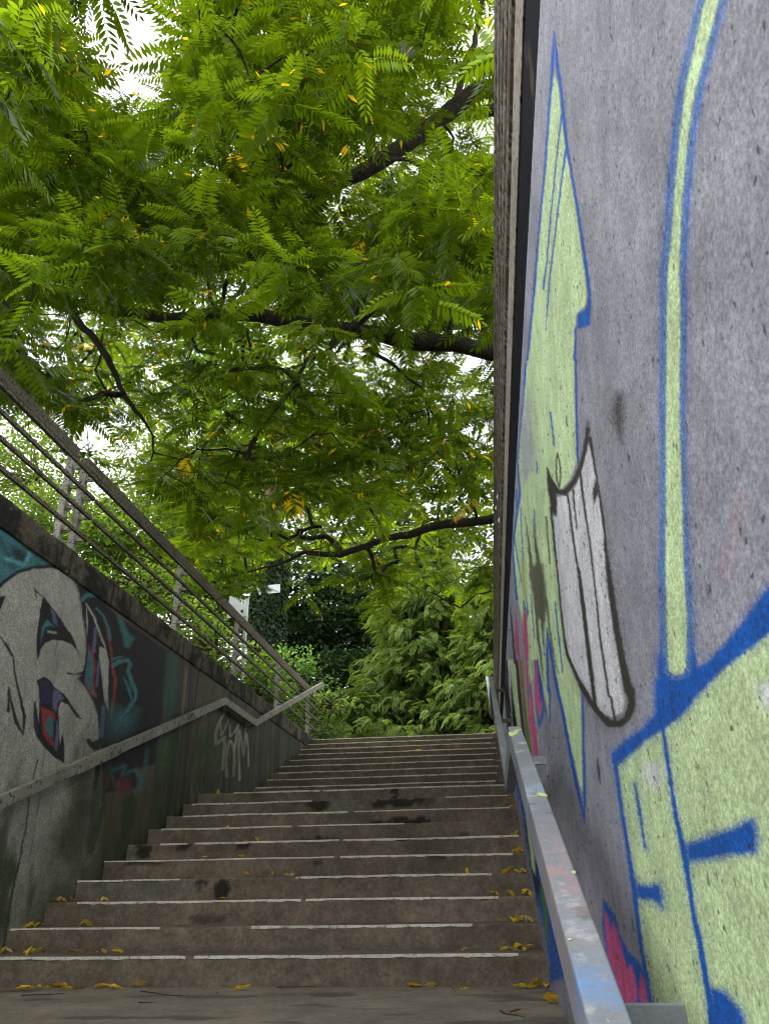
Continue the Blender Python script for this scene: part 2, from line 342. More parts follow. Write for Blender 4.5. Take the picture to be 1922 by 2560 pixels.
pt.line(r2((384, 620), (410, 700), (445, 755), (490, 762), (540, 700), (580, 610), (605, 500), (620, 400)), [2, 12, 14, 15, 14, 11, 10, 12], D, 4)
pt.line(r2((620, 400), (618, 340)), [10, 1], D, 5, .8)
pt.poly(r2((382, 610), (418, 700), (442, 790), (443, 905), (412, 870), (388, 740)), D, 3)
pt.line(r2((505, 780), (525, 950), (545, 1100), (565, 1220)), 6, D, 3)
pt.line(r2((565, 1200), (590, 1400), (620, 1650), (645, 1850), (662, 1990))+r3((668, 170),), [8, 11, 11, 10, 11, 10], D, 3)
pt.line(r2((535, 750), (545, 870), (557, 970)), [6, 4, 4], D, 3)
pt.line(r2((575, 650), (600, 850), (630, 1050), (660, 1300), (690, 1600), (720, 1800), (740, 1930))+r3((752, 100), (775, 230)), [7, 6, 5, 5, 6, 6, 6, 6, 7], D, 3)
pt.poly(r2((660, 680), (684, 760), (652, 835), (645, 760)), D, 4)
pt.line(r2((445, 535), (437, 600), (441, 690), (455, 730), (463, 650), (457, 590), (445, 535)), 3.5, D, 2.5)
pt.poly(r2((780, 180), (825, 200), (832, 330), (812, 480), (785, 410), (755, 300)), D, 16, .85)
pt.line(r3((672, 445), (682, 520), (690, 600)), [2, 7, 2], D, 4)
# hanging strip: green with blue rims
cx = r1((1340, -40), (1300, 130), (1260, 300), (1210, 500), (1175, 750), (1155, 950), (1137, 1150), (1127, 1350), (1112, 1550), (1112, 1800), (1110, 2070))+r2((1108, 200), (1108, 400), (1115, 800), (1118, 1200), (1130, 1500), (1132, 1760))
pt.line(cx, [v*.4347 for v in (190, 178, 165, 150, 138, 135, 135, 140, 150, 155, 150, 150, 148, 155, 180, 190, 205)], C['blueL'], 9, .6)
pt.line(cx, [v*.4347 for v in (140, 145, 140, 140, 130, 128, 130, 134, 145, 150, 146, 146, 145, 150, 176, 186, 200)], B, 8, .9)
mass = r2((1025, 1690), (1235, 1690), (1245, 1765), (1300, 1740), (1400, 1640), (1520, 1500), (1600, 1380), (1700, 1260), (1700, 1540), (1560, 1650), (1400, 1780), (1280, 1900), (1210, 1960))
mass2 = r3((1010, -10), (1320, -10), (1260, 70), (1210, 150), (1150, 220), (1050, 290), (950, 350), (880, 420), (800, 490), (765, 470), (770, 420), (830, 350), (930, 280), (1000, 200))
greenbig = r2((1750, 1500), (1560, 1640), (1400, 1770), (1280, 1890), (1205, 1950))+r3((1205, 150), (1050, 285), (955, 345), (880, 415), (790, 480), (800, 600), (830, 820), (870, 1050), (885, 1200), (905, 1300), (930, 1500), (960, 1750), (990, 1890), (1010, 2300), (2000, 2300), (2000, 0))
pt.poly(greenbig, C['green'], 6)
pt.poly(mass+r3((1180, 130), (1020, 130)), B, 9); pt.poly(mass2, B, 9)
pt.poly(r2((1700, 1260), (1600, 1400), (1500, 1530), (1560, 1650), (1661, 1560)), B, 8)
pt.line(cx, [v*.4347 for v in (78, 74, 66, 56, 48, 44, 45, 48, 62, 76, 76, 76, 78, 90, 104, 116, 100)], C['green'], 5)
pt.line(r3((770, 430), (792, 600), (822, 800), (850, 980), (870, 1100), (885, 1200), (902, 1350), (928, 1550), (955, 1700), (985, 1900)), [12, 9, 9, 10, 11, 13, 11, 10, 12, 12], B, 5)
pt.line(r3((1050, 280), (1075, 450), (1100, 620), (1125, 780), (1158, 930), (1182, 1050), (1205, 1200), (1232, 1380), (1262, 1500), (1290, 1680), (1320, 1850), (1345, 2100)), [8, 10, 10, 11, 13, 15, 13, 12, 14, 15, 16, 18], B, 5)
pt.poly(r3((1170, 950), (1290, 905), (1450, 855), (1530, 810), (1570, 800), (1597, 900), (1590, 1000), (1450, 1010), (1300, 1040), (1190, 1050)), B, 13)
pt.poly(r3((885, 1160), (960, 1185), (1035, 1170), (1052, 1250), (1055, 1325), (990, 1270), (900, 1262)), B, 11)
pt.line(r3((890, 600), (915, 750), (947, 960)), [6, 8, 5], B, 5)
pt.line(r3((950, 960), (955, 1010)), [9, 3], B, 9, .4)
pt.poly(r3((940, 480), (1040, 485), (1045, 590), (1000, 625), (945, 580)), C['white'], 22, .9); pt.poly(r3((1600, 20), (1720, 20), (1720, 170), (1640, 160), (1605, 110)), C['white'], 22, .9)
pt.poly(r3((1320, 1770), (1400, 1790), (1470, 1860), (1520, 1940), (1550, 2200), (1340, 2200)), B, 12)
pt.poly(r3((705, 1255), (765, 1340), (790, 1400), (812, 1480), (850, 1560), (910, 1620), (960, 1700), (990, 1900), (840, 1900), (720, 1560), (700, 1400)), B, 5)
pt.poly(r3((710, 1320), (740, 1370), (750, 1440), (765, 1395), (792, 1450), (815, 1560), (845, 1660), (868, 1640), (892, 1720), (905, 1800), (890, 1900), (835, 1900), (735, 1590)), C['pink'], 4)
pt.poly(r3((925, 1690), (948, 1740), (972, 1890), (930, 1890), (912, 1800)), C['pink'], 4)
pt.poly(r2((1480, 740), (1440, 900), (1400, 1100), (1380, 1230), (1420, 1260), (1470, 1000), (1500, 850)), srgb(190, 130, 140), 22, .28)
pt.poly(r2((1440, 700), (1360, 900), (1380, 1100), (1420, 900)), srgb(130, 165, 185), 22, .25)
# foot of the wall seen under the handrail
pt.poly(r3((195, 560), (240, 740), (265, 900), (290, 1080), (340, 1300), (375, 1450), (395, 1600), (405, 1740), (470, 1720), (520, 1700), (480, 1400), (400, 1000), (300, 600)), B, 6, .95)
pt.poly(r3((250, 800), (300, 960), (345, 1180), (330, 1300), (290, 1060)), C['navy'], 4)
pt.poly(r3((262, 780), (285, 850), (312, 1000), (318, 1130), (300, 1090), (275, 900)), C['green'], 3)
pt.line(r3((348, 1120), (368, 1280), (385, 1440), (391, 1540)), [3, 9, 6, 1], C['bright'], 2.5)
# pits where the bare render shows through
pit = fbm(V[:, 1]*90, V[:, 2]*60, 3, 41); k = np.clip((pit-.78)*18, 0, .8)[:, None]
pt.c = pt.c*(1-k)+np.array([.03, .03, .035])*k
pt.c *= (.93+.14*fbm(V[:, 1]*30, V[:, 2]*30, 3, 8))[:, None]
mesh_obj('painted_face', V, Q, M['mural'], right, col=pt.c)
# wall body, dark band, cap and fluted fascia
def plate(mb, y0, y1, z0, z1, d0, d1, n=14):
    """slab following the wall plane; d0,d1 = offsets towards +X of near and far faces"""
    ys = np.linspace(y0, y1, n)
    for a, b in zip(ys[:-1], ys[1:]):
        mb.hexa([(XW(a)+d0, a, z0), (XW(a)+d1, a, z0), (XW(b)+d1, b, z0), (XW(b)+d0, b, z0), (XW(a)+d0, a, z1), (XW(a)+d1, a, z1), (XW(b)+d1, b, z1), (XW(b)+d0, b, z1)])
b = MB(); plate(b, -6, 16.6, -2.6, 2.0, .004, .4, 2); b.build('wall_body', M['graypaint'], right)
b = MB(); plate(b, -6, 16.6, 2.004, 2.33, .001, .4, 2); b.build('dark_band', M['darkband'], right)  # near-black strip filling the height between painted face and ledge
b = MB(); plate(b, -6, 16.6, 2.334, 2.56, -.006, .4, 2); b.build('concrete_ledge', M['cap'], right, bevel=.004)
# fluted fascia: half-round ribs running along the wall
prof = []; z = 2.562; n = 5; hgt = (3.34-2.562)/n
for i in range(n):
    for t in np.linspace(0, 1, 7)[:-1]:
        prof.append((-.004-.014*math.sin(math.pi*t)**.6 if t > 0 else .012, z+t*hgt*.97))
    prof.append((.012, z+hgt*.985)); z += hgt
prof = [(.4, 2.562)]+prof+[(.4, z)]
vs = []; fs = []; yy = [-6, 16.6]
for y in yy: vs += [(XW(y)*0+.2684+.0011*y+dx, y, zz) for dx, zz in prof]
n = len(prof)
for k in range(n-1): fs.append((k, k+1, n+k+1, n+k))
fs += [tuple(range(n))[::-1], tuple(range(n, 2*n)), (n-1, 0, n, 2*n-1)]
mesh_obj('fluted_fascia', vs, fs, surface('dark_stained_ribbed_concrete', base=(.20, .165, .125), rough=.95, grain=[(70, .6, 1.3)], spots=[(30, .46, .56, (.035, .028, .02), 8), (4, .5, .62, (.07, .055, .03), 8)], bump=(60, .8, .008)), right)
for (ax, ay) in ((1247, 1243), (1251, 1301), (1243, 1270)):
    p = onp(ax, ay, .262, .0011); V2, Q2 = tubes([([(p[0]-.02, p[1], p[2]), (p[0]-.008, p[1], p[2]), (p[0]+.006, p[1], p[2])], [.006, .026, .026])], 10)
    mesh_obj('pipe_stub', V2, Q2, M['white'], right)

# ================================================================== RIGHT HANDRAIL
def XLr(y): return .086+.0045*y
hr = tag(empty('metal_handrail', (.11, 3, -.519)), 'grey painted flat handrail with green paint splashes along the mural wall', 'handrail')
W_, H_ = .046, .088
path = [(-1.2, -.862), (2.97, .53), (4.4, .53), (9.0, 2.18), (10.9, 2.18), (15.5, 3.77)]
mr = M['railgray'].copy(); mr.name = 'grey_rail_paint_sprayed'; N_ = mr.node_tree.nodes; L_ = mr.node_tree.links
bs = [n_ for n_ in N_ if n_.type == 'BSDF_PRINCIPLED'][0]; cc0 = bs.inputs['Base Color'].links[0].from_socket
gp = N_.new('ShaderNodeNewGeometry'); sep = N_.new('ShaderNodeSeparateXYZ'); L_.new(gp.outputs['Position'], sep.inputs[0])
for (y_a, y_b, colr, sc_, lo_, hi_) in ((1.12, 1.80, (.40, .25, .27), 26, .48, .66), (.98, 1.16, (.16, .28, .50), 30, .40, .55), (.55, 1.06, (.40, .41, .25), 34, .46, .60), (1.9, 2.1, (.30, .40, .52), 22, .45, .6)):
    mp = N_.new('ShaderNodeMapRange'); mp.inputs[1].default_value = y_a; mp.inputs[2].default_value = (y_a+y_b)/2; L_.new(sep.outputs[1], mp.inputs[0])
    mq = N_.new('ShaderNodeMapRange'); mq.inputs[1].default_value = y_b; mq.inputs[2].default_value = (y_a+y_b)/2; L_.new(sep.outputs[1], mq.inputs[0])
    mm_ = N_.new('ShaderNodeMath'); mm_.operation = 'MULTIPLY'; L_.new(mp.outputs[0], mm_.inputs[0]); L_.new(mq.outputs[0], mm_.inputs[1])
    sp_ = ramp(N_, noise(N_, L_, sc_, 8, .65, gp.outputs['Position']), L_, [(lo_, (0, 0, 0)), (hi_, (1, 1, 1))])
    m3 = N_.new('ShaderNodeMath'); m3.operation = 'MULTIPLY'; L_.new(mm_.outputs[0], m3.inputs[0]); L_.new(sp_, m3.inputs[1])
    cc0 = mixf(N_, L_, m3.outputs[0], cc0, colr)
L_.new(cc0, bs.inputs['Base Color'])
b = MB(); b.sweep([(XLr(y)+W_/2, y, z) for y, z in path], W_, H_, below=True); b.build('rail', mr, hr, bevel=.004)
def bracket(y, zt, par, x0, xw, mat):
    m = MB(); m.box(min(x0, xw), max(x0, xw), y-.008, y+.008, zt-.036, zt-.002)
    s = 1 if xw > x0 else -1
    if y > 2 or s < 0: m.box(xw-s*.006 if s > 0 else xw, xw if s > 0 else xw+.006, y-.03, y+.03, zt-.085, zt+.03)
    return m.build('bracket', mat, par, bevel=.002)
def zr(y): return np.interp(y, [p[0] for p in path], [p[1] for p in path])
for y, zt in ((1.40, -.160), (3.615, .513), (5.3, .74), (7.07, 1.335), (9.09, 2.06), (10.8, 2.08), (12.6, 2.66), (14.6, 3.35)): bracket(y, zt, hr, XLr(y)+W_*.5, XW(y)+.001, M['bracket'] if y > 4 else M['railgray'])
# paint splashes on the top face of the rail (part of the rail's look): small flakes
def rail_top_patch(pts, mat, nm='paint_splash'):
    V3 = []
    for (a, c) in pts:
        d = ray(a, c)
        # intersect with rail's sloped top plane (through kink 1 and lower end)
        m_ = (path[1][1]-path[0][1])/(path[1][0]-path[0][0]); z0 = path[1][1]-m_*path[1][0]
        t = (z0+.0012)/(d[2]-m_*d[1]); V3.append(d*t)
    return mesh_obj(nm, V3, [tuple(range(len(V3)))], mat, hr)
rs = T(1100, 1800, .1806)
rail_top_patch(rs((945, 168), (1010, 172), (1040, 140), (1130, 128), (1135, 140), (1085, 150), (1080, 175), (1050, 205), (1010, 215), (1020, 232), (965, 230), (950, 205)), M['taggreen'])
rail_top_patch(rs((1335, 1015), (1380, 1005), (1440, 1015), (1480, 1040), (1484, 1062), (1440, 1064), (1390, 1060), (1350, 1040)), M['taggreen'])
rail_top_patch(rs((1270, 1060), (1350, 1048), (1345, 1060), (1268, 1072)), M['taggreen'])
rail_top_patch(r3((525, 1100), (545, 1098), (552, 1108), (545, 1116), (530, 1114)), M['taggreen'])
rail_top_patch(r3((505, 1488), (528, 1485), (522, 1500), (503, 1498)), M['taggreen'])

# ================================================================== STAIRS
stairs = tag(empty('concrete_staircase', (-1.4, 5, -.519)), 'wide worn grey brown concrete staircase with white painted step edges', 'staircase')
T1, T2, Y1, YT = .4153, .4228, 5.1741, 10.9956
ZF = -.5193
def xl(y): return XE(y)-.012
def xr(y): return XW(y)+.004
base = np.array([.162, .130, .090])
stains = []   # (step, x centre, z centre as fraction of riser, half width, half height fraction, colour, alpha)
dk = np.array([.012, .011, .009]); wm = np.array([.20, .155, .11]); pale = np.array([.17, .16, .14])
def sx(px_, py_, y): return atY(px_, py_, y)[0]
def tread_color(X, Yv, Zf, seed, k):
    n1 = fbm(X*2.2+seed*7, Zf*1.5+seed, 4, seed); n2 = fbm(X*22, Zf*9+seed*3, 3, seed+5)
    c = base*(.54+.60*n1+.30*n2)[..., None]
    for (s, xc, zc, hw, hh, col, al) in stains:
        if s != k: continue
        d = ((X-xc)/hw)**2+((Zf-zc)/hh)**2+(fbm(X*14, Zf*4, 3, 3)-.5)*2.2
        a = np.clip((1.1-d)*2, 0, 1)*al; c = c*(1-a[..., None])+col*a[..., None]
    return c
def make_step(k, y, z, r, t, strips, idx):
    nx = 330; xs0 = np.linspace(0, 1, nx); X = xl(y)+(xr(y)-xl(y))*xs0
    fr = np.array([-.3, 0, .12, .3, .5, .7, .85, .95]); prof = [(0, z-r+f*r, f) for f in fr]+[(.002, z-.003, .985), (.006, z-.0005, 1.0), (.03, z, 1.1), (.12, z, 1.3), (.25, z, 1.6), (t*.8, z, 1.9), (t+.06, z, 2.1)]
    m = len(prof)
    PX = np.repeat(X[:, None], m, 1); PY = np.array([p[0] for p in prof])[None]+y+0*PX; PZ = np.array([p[1] for p in prof])[None]+0*PX; Zf = np.array([p[2] for p in prof])[None]+0*PX
    wob = (fbm(X*3, X*0+idx*9.1, 3, idx)-.5)*.018; chip = np.clip(fbm(X*14, X*0+idx*3.3, 3, idx+50)-.60, 0, 1)*.09
    edge = np.exp(-((Zf-1)/.09)**2)
    PY = PY+wob[:, None]*np.minimum(1, Zf.clip(0, 1))+chip[:, None]*edge
    PZ = PZ-chip[:, None]*.5*edge+((fbm(X*2, X*0+idx*5.1, 2, idx+9)-.5)*.008)[:, None]*(Zf > .2)
    PY = PY+(fbm(PX*30, Zf*12, 2, idx)-.5)*.004
    col = tread_color(PX, PY, Zf, idx, k)
    # paler rubbed nosing
    nose = np.exp(-((Zf-1.0)/.05)**2)*(.45*fbm(X*9, X*0+idx, 3, idx+77))[:, None]
    col = col*(1-nose[..., None])+np.array([.22, .19, .15])*nose[..., None]
    I = np.arange(nx*m).reshape(nx, m); q = np.stack([I[:-1, :-1], I[1:, :-1], I[1:, 1:], I[:-1, 1:]], -1).reshape(-1, 4)
    o = mesh_obj('step', np.stack([PX, PY, PZ], -1).reshape(-1, 3), q, M['step'], stairs, col=col.reshape(-1, 3))
    # nosing strips
    for (a, bb, wear) in strips:
        xa = xl(y)+(xr(y)-xl(y))*a; xb = xl(y)+(xr(y)-xl(y))*bb
        nn = max(8, int((xb-xa)/.02)); xs = np.linspace(xa, xb, nn)
        wy = np.interp(xs, X, wob)-.0035; zz = np.interp(xs, X, ((fbm(X*2, X*0+idx*5.1, 2, idx+9)-.5)*.008))
        hh = .006+.013*fbm(xs*18, xs*0+idx, 3, idx+31)*wear; wd = .020+.014*fbm(xs*18, xs*0+idx, 3, idx+32)
        rows = [(y+wy, z+zz-hh), (y+wy, z+zz+.001), (y+wy+.002, z+zz+.003), (y+wy+wd, z+zz+.003), (y+wy+wd, z+zz-.004)]
        P = np.stack([np.stack([xs, r_[0], r_[1]], -1) for r_ in rows], 1).reshape(-1, 3)
        J = np.arange(nn*5).reshape(nn, 5); qq = np.stack([J[:-1, :-1], J[1:, :-1], J[1:, 1:], J[:-1, 1:]], -1).reshape(-1, 4)
        mesh_obj('edge_strip', P, qq, M['strip'], o)
    return o
# stains seen on particular risers
def st(k, px_, py_, hw, zc, hh, col, al): stains.append((k, sx(px_, py_, Y1+T1*(k-1)), zc, hw, hh, col, al))
f4 = lambda a, b_: (.4214*a, 1900+.4214*b_)
f5 = lambda a, b_: (650+.4515*a, 1900+.4515*b_)
st(4, *f4(1310, 900), .06, .5, .6, dk, .9); st(4, *f4(1180, 880), .05, .75, .3, dk, .8); st(4, *f4(570, 880), .06, .8, .25, dk, .7); st(4, *f4(800, 930), .5, .55, .5, pale*.85, .6)
st(3, *f4(1300, 1030), .28, .72, .4, wm, .8); st(3, *f4(1240, 1100), .14, .2, .25, dk*2, .6)
st(5, *f4(850, 740), .2, .9, .16, dk, .7); st(6, *f4(830, 650), .09, .6, .5, dk, .85); st(6, *f4(1080, 615), .07, .85, .2, dk, .8); st(6, *f4(1440, 605), .07, .85, .2, dk, .8)
st(6, *f4(720, 660), .12, .5, .5, pale, .6); st(10, *f5(745, 175), .05, .5, .7, dk, .9)
st(9, *f5(750, 235), .42, .75, .35, dk, .85); st(9, *f5(460, 240), .22, .5, .5, pale, .7); st(9, *f5(320, 235), .14, .7, .4, dk, .8); st(9, *f5(1150, 235), .5, .6, .5, wm*.7, .6)
st(8, *f5(775, 325), .28, .15, .4, dk, .9); st(8, *f5(850, 290), .3, .8, .2, wm, .5); st(7, *f5(345, 430), .26, .1, .22, dk, .9); st(7, *f5(1160, 390), .04, .5, .3, pale, .9); st(7, *f5(1130, 410), .05, .2, .2, dk, .6)
st(5, *f5(980, 540), .08, .85, .2, dk, .7); st(5, *f5(310, 565), .06, .7, .2, dk, .7); st(5, *f5(200, 540), .6, .9, .2, wm*.8, .5)
strips = {1: [(.02, .397, 1), (.412, .955, 1)], 2: [(.0, .30, .4), (.475, .88, 1)], 3: [(.07, .54, 1), (.55, .93, 1)], 4: [(.0, .24, .4), (.50, .92, 1)],
          5: [(.0, .56, .3), (.575, .97, 1)], 6: [(.09, .16, .8), (.18, .55, 1), (.56, .99, 1)], 7: [(.04, .40, 1), (.42, .70, .4)], 8: [(.05, .53, 1), (.55, .98, .3)],
          9: [(.03, .40, 1), (.8, .98, .3)], 10: [(.12, .40, 1), (.41, .98, 1)]}
st(2, *f4(1300, 1120), .9, .5, .4, base*1.25, .4)
for k in range(1, 11):
    z = ZF+.15*k+(.0112 if k == 1 else 0)
    make_step(k, Y1+T1*(k-1), z, .15+(.0112 if k == 1 else 0), T1, strips[k], k)
Z10 = ZF+1.5
for i in range(9):
    cut = .38+.2*((i*7) % 5)/5
    make_step(20+i, YT+T2*i, Z10+.1352+.1498*(i+1), .1498, T2, [(.015+.01*(i % 3), cut, 1), (cut+.004, .955+.01*(i % 3), 1)], 20+i)
def slab(name, y0, y1, z0, z1, seed, x0=None, x1=None):
    nx, ny = 200, 120; u = np.linspace(0, 1, nx)[:, None]+np.zeros((1, ny)); v = np.linspace(0, 1, ny)[None]+np.zeros((nx, 1))
    Y = y0+(y1-y0)*v; X = xl(Y)+(xr(Y)-xl(Y))*u; Z = z0+(z1-z0)*v+(fbm(X*1.5, Y*1.5, 3, seed)-.5)*.006
    c = np.array([.235, .198, .146])*(.6+.45*fbm(X*1.6, Y*2.6, 5, seed)+.3*fbm(X*9, Y*9, 4, seed+2))[..., None]
    d = np.clip((fbm(X*2.2, Y*5, 4, seed+4)-.63)*7, 0, .6)[..., None]; c = c*(1-d)+np.array([.05, .045, .038])*d
    I = np.arange(nx*ny).reshape(nx, ny); q = np.stack([I[:-1, :-1], I[1:, :-1], I[1:, 1:], I[:-1, 1:]], -1).reshape(-1, 4)
    return mesh_obj(name, np.stack([X, Y, Z], -1).reshape(-1, 3), q, M['floor'], stairs, col=c.reshape(-1, 3))
slab('landing', 3.1, Y1+.01, ZF, ZF, 3)
slab('landing', Y1+9*T1+.02, YT+.02, Z10-.001, Z10+.1352, 5)
lower = MB()
for k in range(9):
    lower.box(xl(3), xr(3), 3.1-T1*(k+1), 3.1-T1*k+.02, ZF-.15*(k+1)-.25, ZF-.15*(k+1)); 
lower.build('lower_flight', surface('lower_flight_concrete', base=(.12, .105, .085), rough=.9, bump=(80, .5, .004)), stairs)

# ================================================================== LEFT WALL
left = tag(empty('graffiti_wall', (-3.6, 5, -.519)), 'low concrete wall on the left with silver, black and teal graffiti', 'wall')
ys = np.concatenate([np.linspace(2.0, 9, 760), np.linspace(9, 15.2, 330)[1:]]); zs = np.linspace(-.6, 2.318, 420)
Yg, Zg = np.meshgrid(ys, zs, indexing='ij')
rel = (fbm(Yg*2, Zg*2, 4, 2)-.5)*.006
Vg = np.stack([XE(Yg)+rel, Yg, Zg], -1).reshape(-1, 3); I = np.arange(len(Vg)).reshape(Yg.shape)
Qg = np.stack([I[:-1, :-1], I[1:, :-1], I[1:, 1:], I[:-1, 1:]], -1).reshape(-1, 4)
px, py = pr(Vg)
conc = srgb(92, 84, 62); silver = srgb(170, 171, 158)*1.0; blk = srgb(22, 22, 24); teal = srgb(66, 128, 134)*.85; red = srgb(150, 50, 52); lil = srgb(98, 96, 130); pur = srgb(44, 42, 74)
lp = Paint(px, py, conc); lp.halo = False
lp.c *= (.5+.8*fbm(Yg*1.7, Zg*1.7, 5, 12).ravel())[:, None]
l6 = T(0, 1250, .339); l5 = T(380, 1720, .1565); l4 = T(0, 1900, .4214)
lp.poly(l6((-6000, 0), (0, 200), (60, 230), (200, 350), (560, 590), (700, 690), (860, 850), (1060, 990), (1240, 1120), (1225, 1300), (1210, 1500), (1185, 1650), (1160, 1800), (1150, 1950), (1000, 1990), (1010, 2120), (900, 2150), (770, 2160), (700, 1900), (-6000, 1300)), blk, 8)
lp.poly(l6((1240, 1130), (1330, 1180), (1320, 1400), (1310, 1550), (1230, 1640), (1205, 1500), (1215, 1300)), srgb(48, 84, 68), 16, .9)
lp.poly(l6((1330, 1230), (1400, 1270), (1395, 1500), (1340, 1570), (1305, 1450)), srgb(112, 104, 78), 14, .8)
lp.poly(l6((1185, 1760), (1260, 1700), (1330, 1830), (1270, 2000), (1160, 2000)), srgb(26, 92, 34), 22, .8)
lp.poly(l6((1470, 1700), (1560, 1680), (1560, 1900), (1470, 1850)), srgb(36, 80, 30), 22, .6)
sil = l6((-6000, 1000), (-500, 760), (-100, 700), (0, 650), (60, 590), (130, 545), (250, 508), (370, 500), (450, 515), (530, 575), (575, 680), (605, 850), (635, 1050), (635, 1180), (610, 1280), (570, 1320), (640, 1400), (700, 1520), (722, 1600), (732, 1760), (750, 1900), (762, 2212))+l4((610, 200), (604, 470), (600, 700), (450, 1000), (300, 1300), (0, 1500), (-400, 1500), (-6000, 1500))
lp.poly(sil, silver, 6)
m_ = fbm(Yg*6, Zg*6, 4, 30).ravel()
lp.poly(l6((-6000, -1500), (0, 215), (60, 240), (200, 370), (370, 480), (250, 488), (120, 528), (0, 625), (-300, 780), (-6000, 1000)), teal, 8)
lp.poly(l6((80, 340), (150, 360), (200, 400), (180, 470), (100, 440)), blk, 14, .9); lp.line(l6((0, 300), (60, 400), (100, 500)), 12, blk, 16, .6)
lp.line(l6((40, 430), (180, 480), (215, 400)), 8, srgb(110, 180, 185), 8, .8)
lp.line(l6((-300, 770), (0, 635), (60, 578), (130, 533), (250, 497), (370, 488), (450, 505)), [8, 8, 8, 6, 5, 6, 8], blk, 3)
lp.poly(l6((450, 380), (480, 450), (560, 560), (570, 600), (500, 540), (440, 480)), srgb(120, 122, 112), 5, .8)
def lpoly(c, *p, soft=3., al=1.): lp.poly(l6(*p), c, soft, al, 2.)
lpoly(blk, (250, 640), (290, 690), (330, 720), (380, 790), (430, 850), (480, 930), (530, 1000), (560, 1070), (592, 1165), (560, 1100), (520, 1060), (460, 1040), (390, 1032), (330, 1055), (300, 1110), (280, 1195), (268, 1100), (272, 980), (290, 860), (298, 770), (262, 720))
lpoly(silver, (262, 680), (315, 715), (300, 800), (285, 780))
lpoly(lil, (375, 795), (412, 845), (428, 935), (392, 905)); lpoly(teal, (305, 940), (348, 882), (405, 940), (375, 930), (335, 940), (298, 1070)); lpoly(silver, (345, 960), (420, 975), (415, 990), (350, 980))
lp.line(l6((290, 1180), (320, 1080), (380, 1045), (470, 1050), (540, 1090), (575, 1170)), 4, srgb(175, 175, 160), 4, .8)
lpoly(blk, (268, 1335), (320, 1300), (370, 1330), (400, 1380), (470, 1430), (520, 1500), (560, 1560), (602, 1620), (560, 1600), (500, 1510), (450, 1490), (430, 1540), (435, 1650), (440, 1800), (462, 1720), (475, 1800), (475, 1945), (400, 1900), (330, 1830), (270, 1750), (248, 1680), (248, 1500), (262, 1480), (285, 1640), (290, 1500), (285, 1380))
lpoly(pur, (300, 1325), (368, 1340), (382, 1500), (300, 1510)); lpoly(lil, (390, 1395), (432, 1405), (472, 1465), (430, 1490), (415, 1562), (385, 1540))
lpoly(red, (302, 1525), (405, 1570), (405, 1640), (372, 1600), (345, 1618), (338, 1700), (402, 1795), (390, 1825), (318, 1730)); lpoly(teal, (342, 1612), (372, 1592), (395, 1640), (392, 1765), (334, 1700))
lpoly(lil, (420, 1620), (436, 1700), (422, 1855), (400, 1840)); lpoly(pur, (258, 1560), (280, 1650), (278, 1740), (252, 1700))
lpoly(blk, (625, 735), (660, 738), (700, 800), (760, 900), (800, 1050), (830, 1180), (852, 1300), (842, 1420), (810, 1600), (785, 1700), (760, 1800), (730, 1800), (735, 1700), (720, 1560), (690, 1480), (640, 1400), (620, 1330), (612, 1290), (500, 1290), (488, 1268), (560, 1285), (620, 1260), (640, 1100), (645, 900), (620, 850), (600, 780))
lp.line(l6((637, 765), (690, 860), (735, 980), (775, 1085)), [3, 5, 5, 4], silver, 3)
lpoly(silver, (735, 1080), (782, 1100), (802, 1200), (797, 1400), (800, 1560), (768, 1480), (750, 1300), (728, 1150)); lpoly(silver, (640, 790), (648, 900), (645, 1000), (635, 880))
lp.line(l6((705, 950), (690, 1120)), 8, lil, 3); lp.line(l6((728, 1200), (712, 1370)), 7, lil, 3); lp.line(l6((765, 1530), (748, 1740)), 10, lil, 3)
lpoly(teal, (655, 1080), (690, 1165), (700, 1250), (682, 1330), (712, 1455), (680, 1450), (622, 1350), (640, 1200))
lp.line(l6((655, 1080), (692, 1165), (700, 1250), (682, 1330), (710, 1455), (668, 1430), (625, 1345)), 4.5, red, 3)
lp.line(l6((782, 950), (820, 1100), (832, 1250), (852, 1330), (842, 1450), (815, 1620)), [2, 4, 6, 8, 6, 4], red, 5)
lp.line(l6((2, 1010), (60, 1090), (95, 1160), (110, 1300), (150, 1480), (180, 1600), (172, 1735), (120, 1640), (85, 1500), (65, 1380), (60, 1560)), [3, 7, 6, 6, 9, 9, 3, 9, 6, 3, 9], blk, 3)
lpoly(blk, (-60, 720), (42, 705), (0, 820), (-60, 800))
lp.line(l6((88, 1160), (100, 1300), (140, 1480), (160, 1600)), 2.5, srgb(190, 190, 180), 3, .9); lp.line(l6((45, 1400), (50, 1700), (30, 1900)), 3, srgb(190, 190, 180), 5, .8)
lp.line(l6((548, 600), (580, 720), (600, 880), (625, 1000)), 6, srgb(180, 180, 168), 8, .6)
lpoly(blk, (634, 1770), (665, 1760), (680, 1785), (740, 1760), (735, 1840), (690, 1850), (650, 1810))
lp.line(l6((705, 1900), (720, 2000), (700, 2150)), [14, 12, 2], blk, 3); lp.line(l6((765, 1890), (768, 2150))+l4((603, 300), (596, 480)), [4, 4, 5, 2], blk, 4)
lpoly(red, (770, 1960), (800, 1990), (800, 2120), (775, 2130), soft=10, al=.7); lpoly(red, (850, 2070), (960, 2050), (950, 2150), (860, 2160), soft=16, al=.7)
t = teal*1.0
lp.line(l6((608, 735), (640, 700), (700, 700)), 9, t, 7); lp.line(l6((710, 800), (760, 850), (800, 950), (815, 1030)), [4, 6, 7, 6], t, 4)
lpoly(t, (862, 850), (905, 875), (950, 985), (992, 1020), (950, 1092), (920, 1080), (890, 950), soft=9, al=.9)
lp.poly(l6((900, 690), (930, 720), (935, 830), (905, 830)), t*.8, 12, .5)
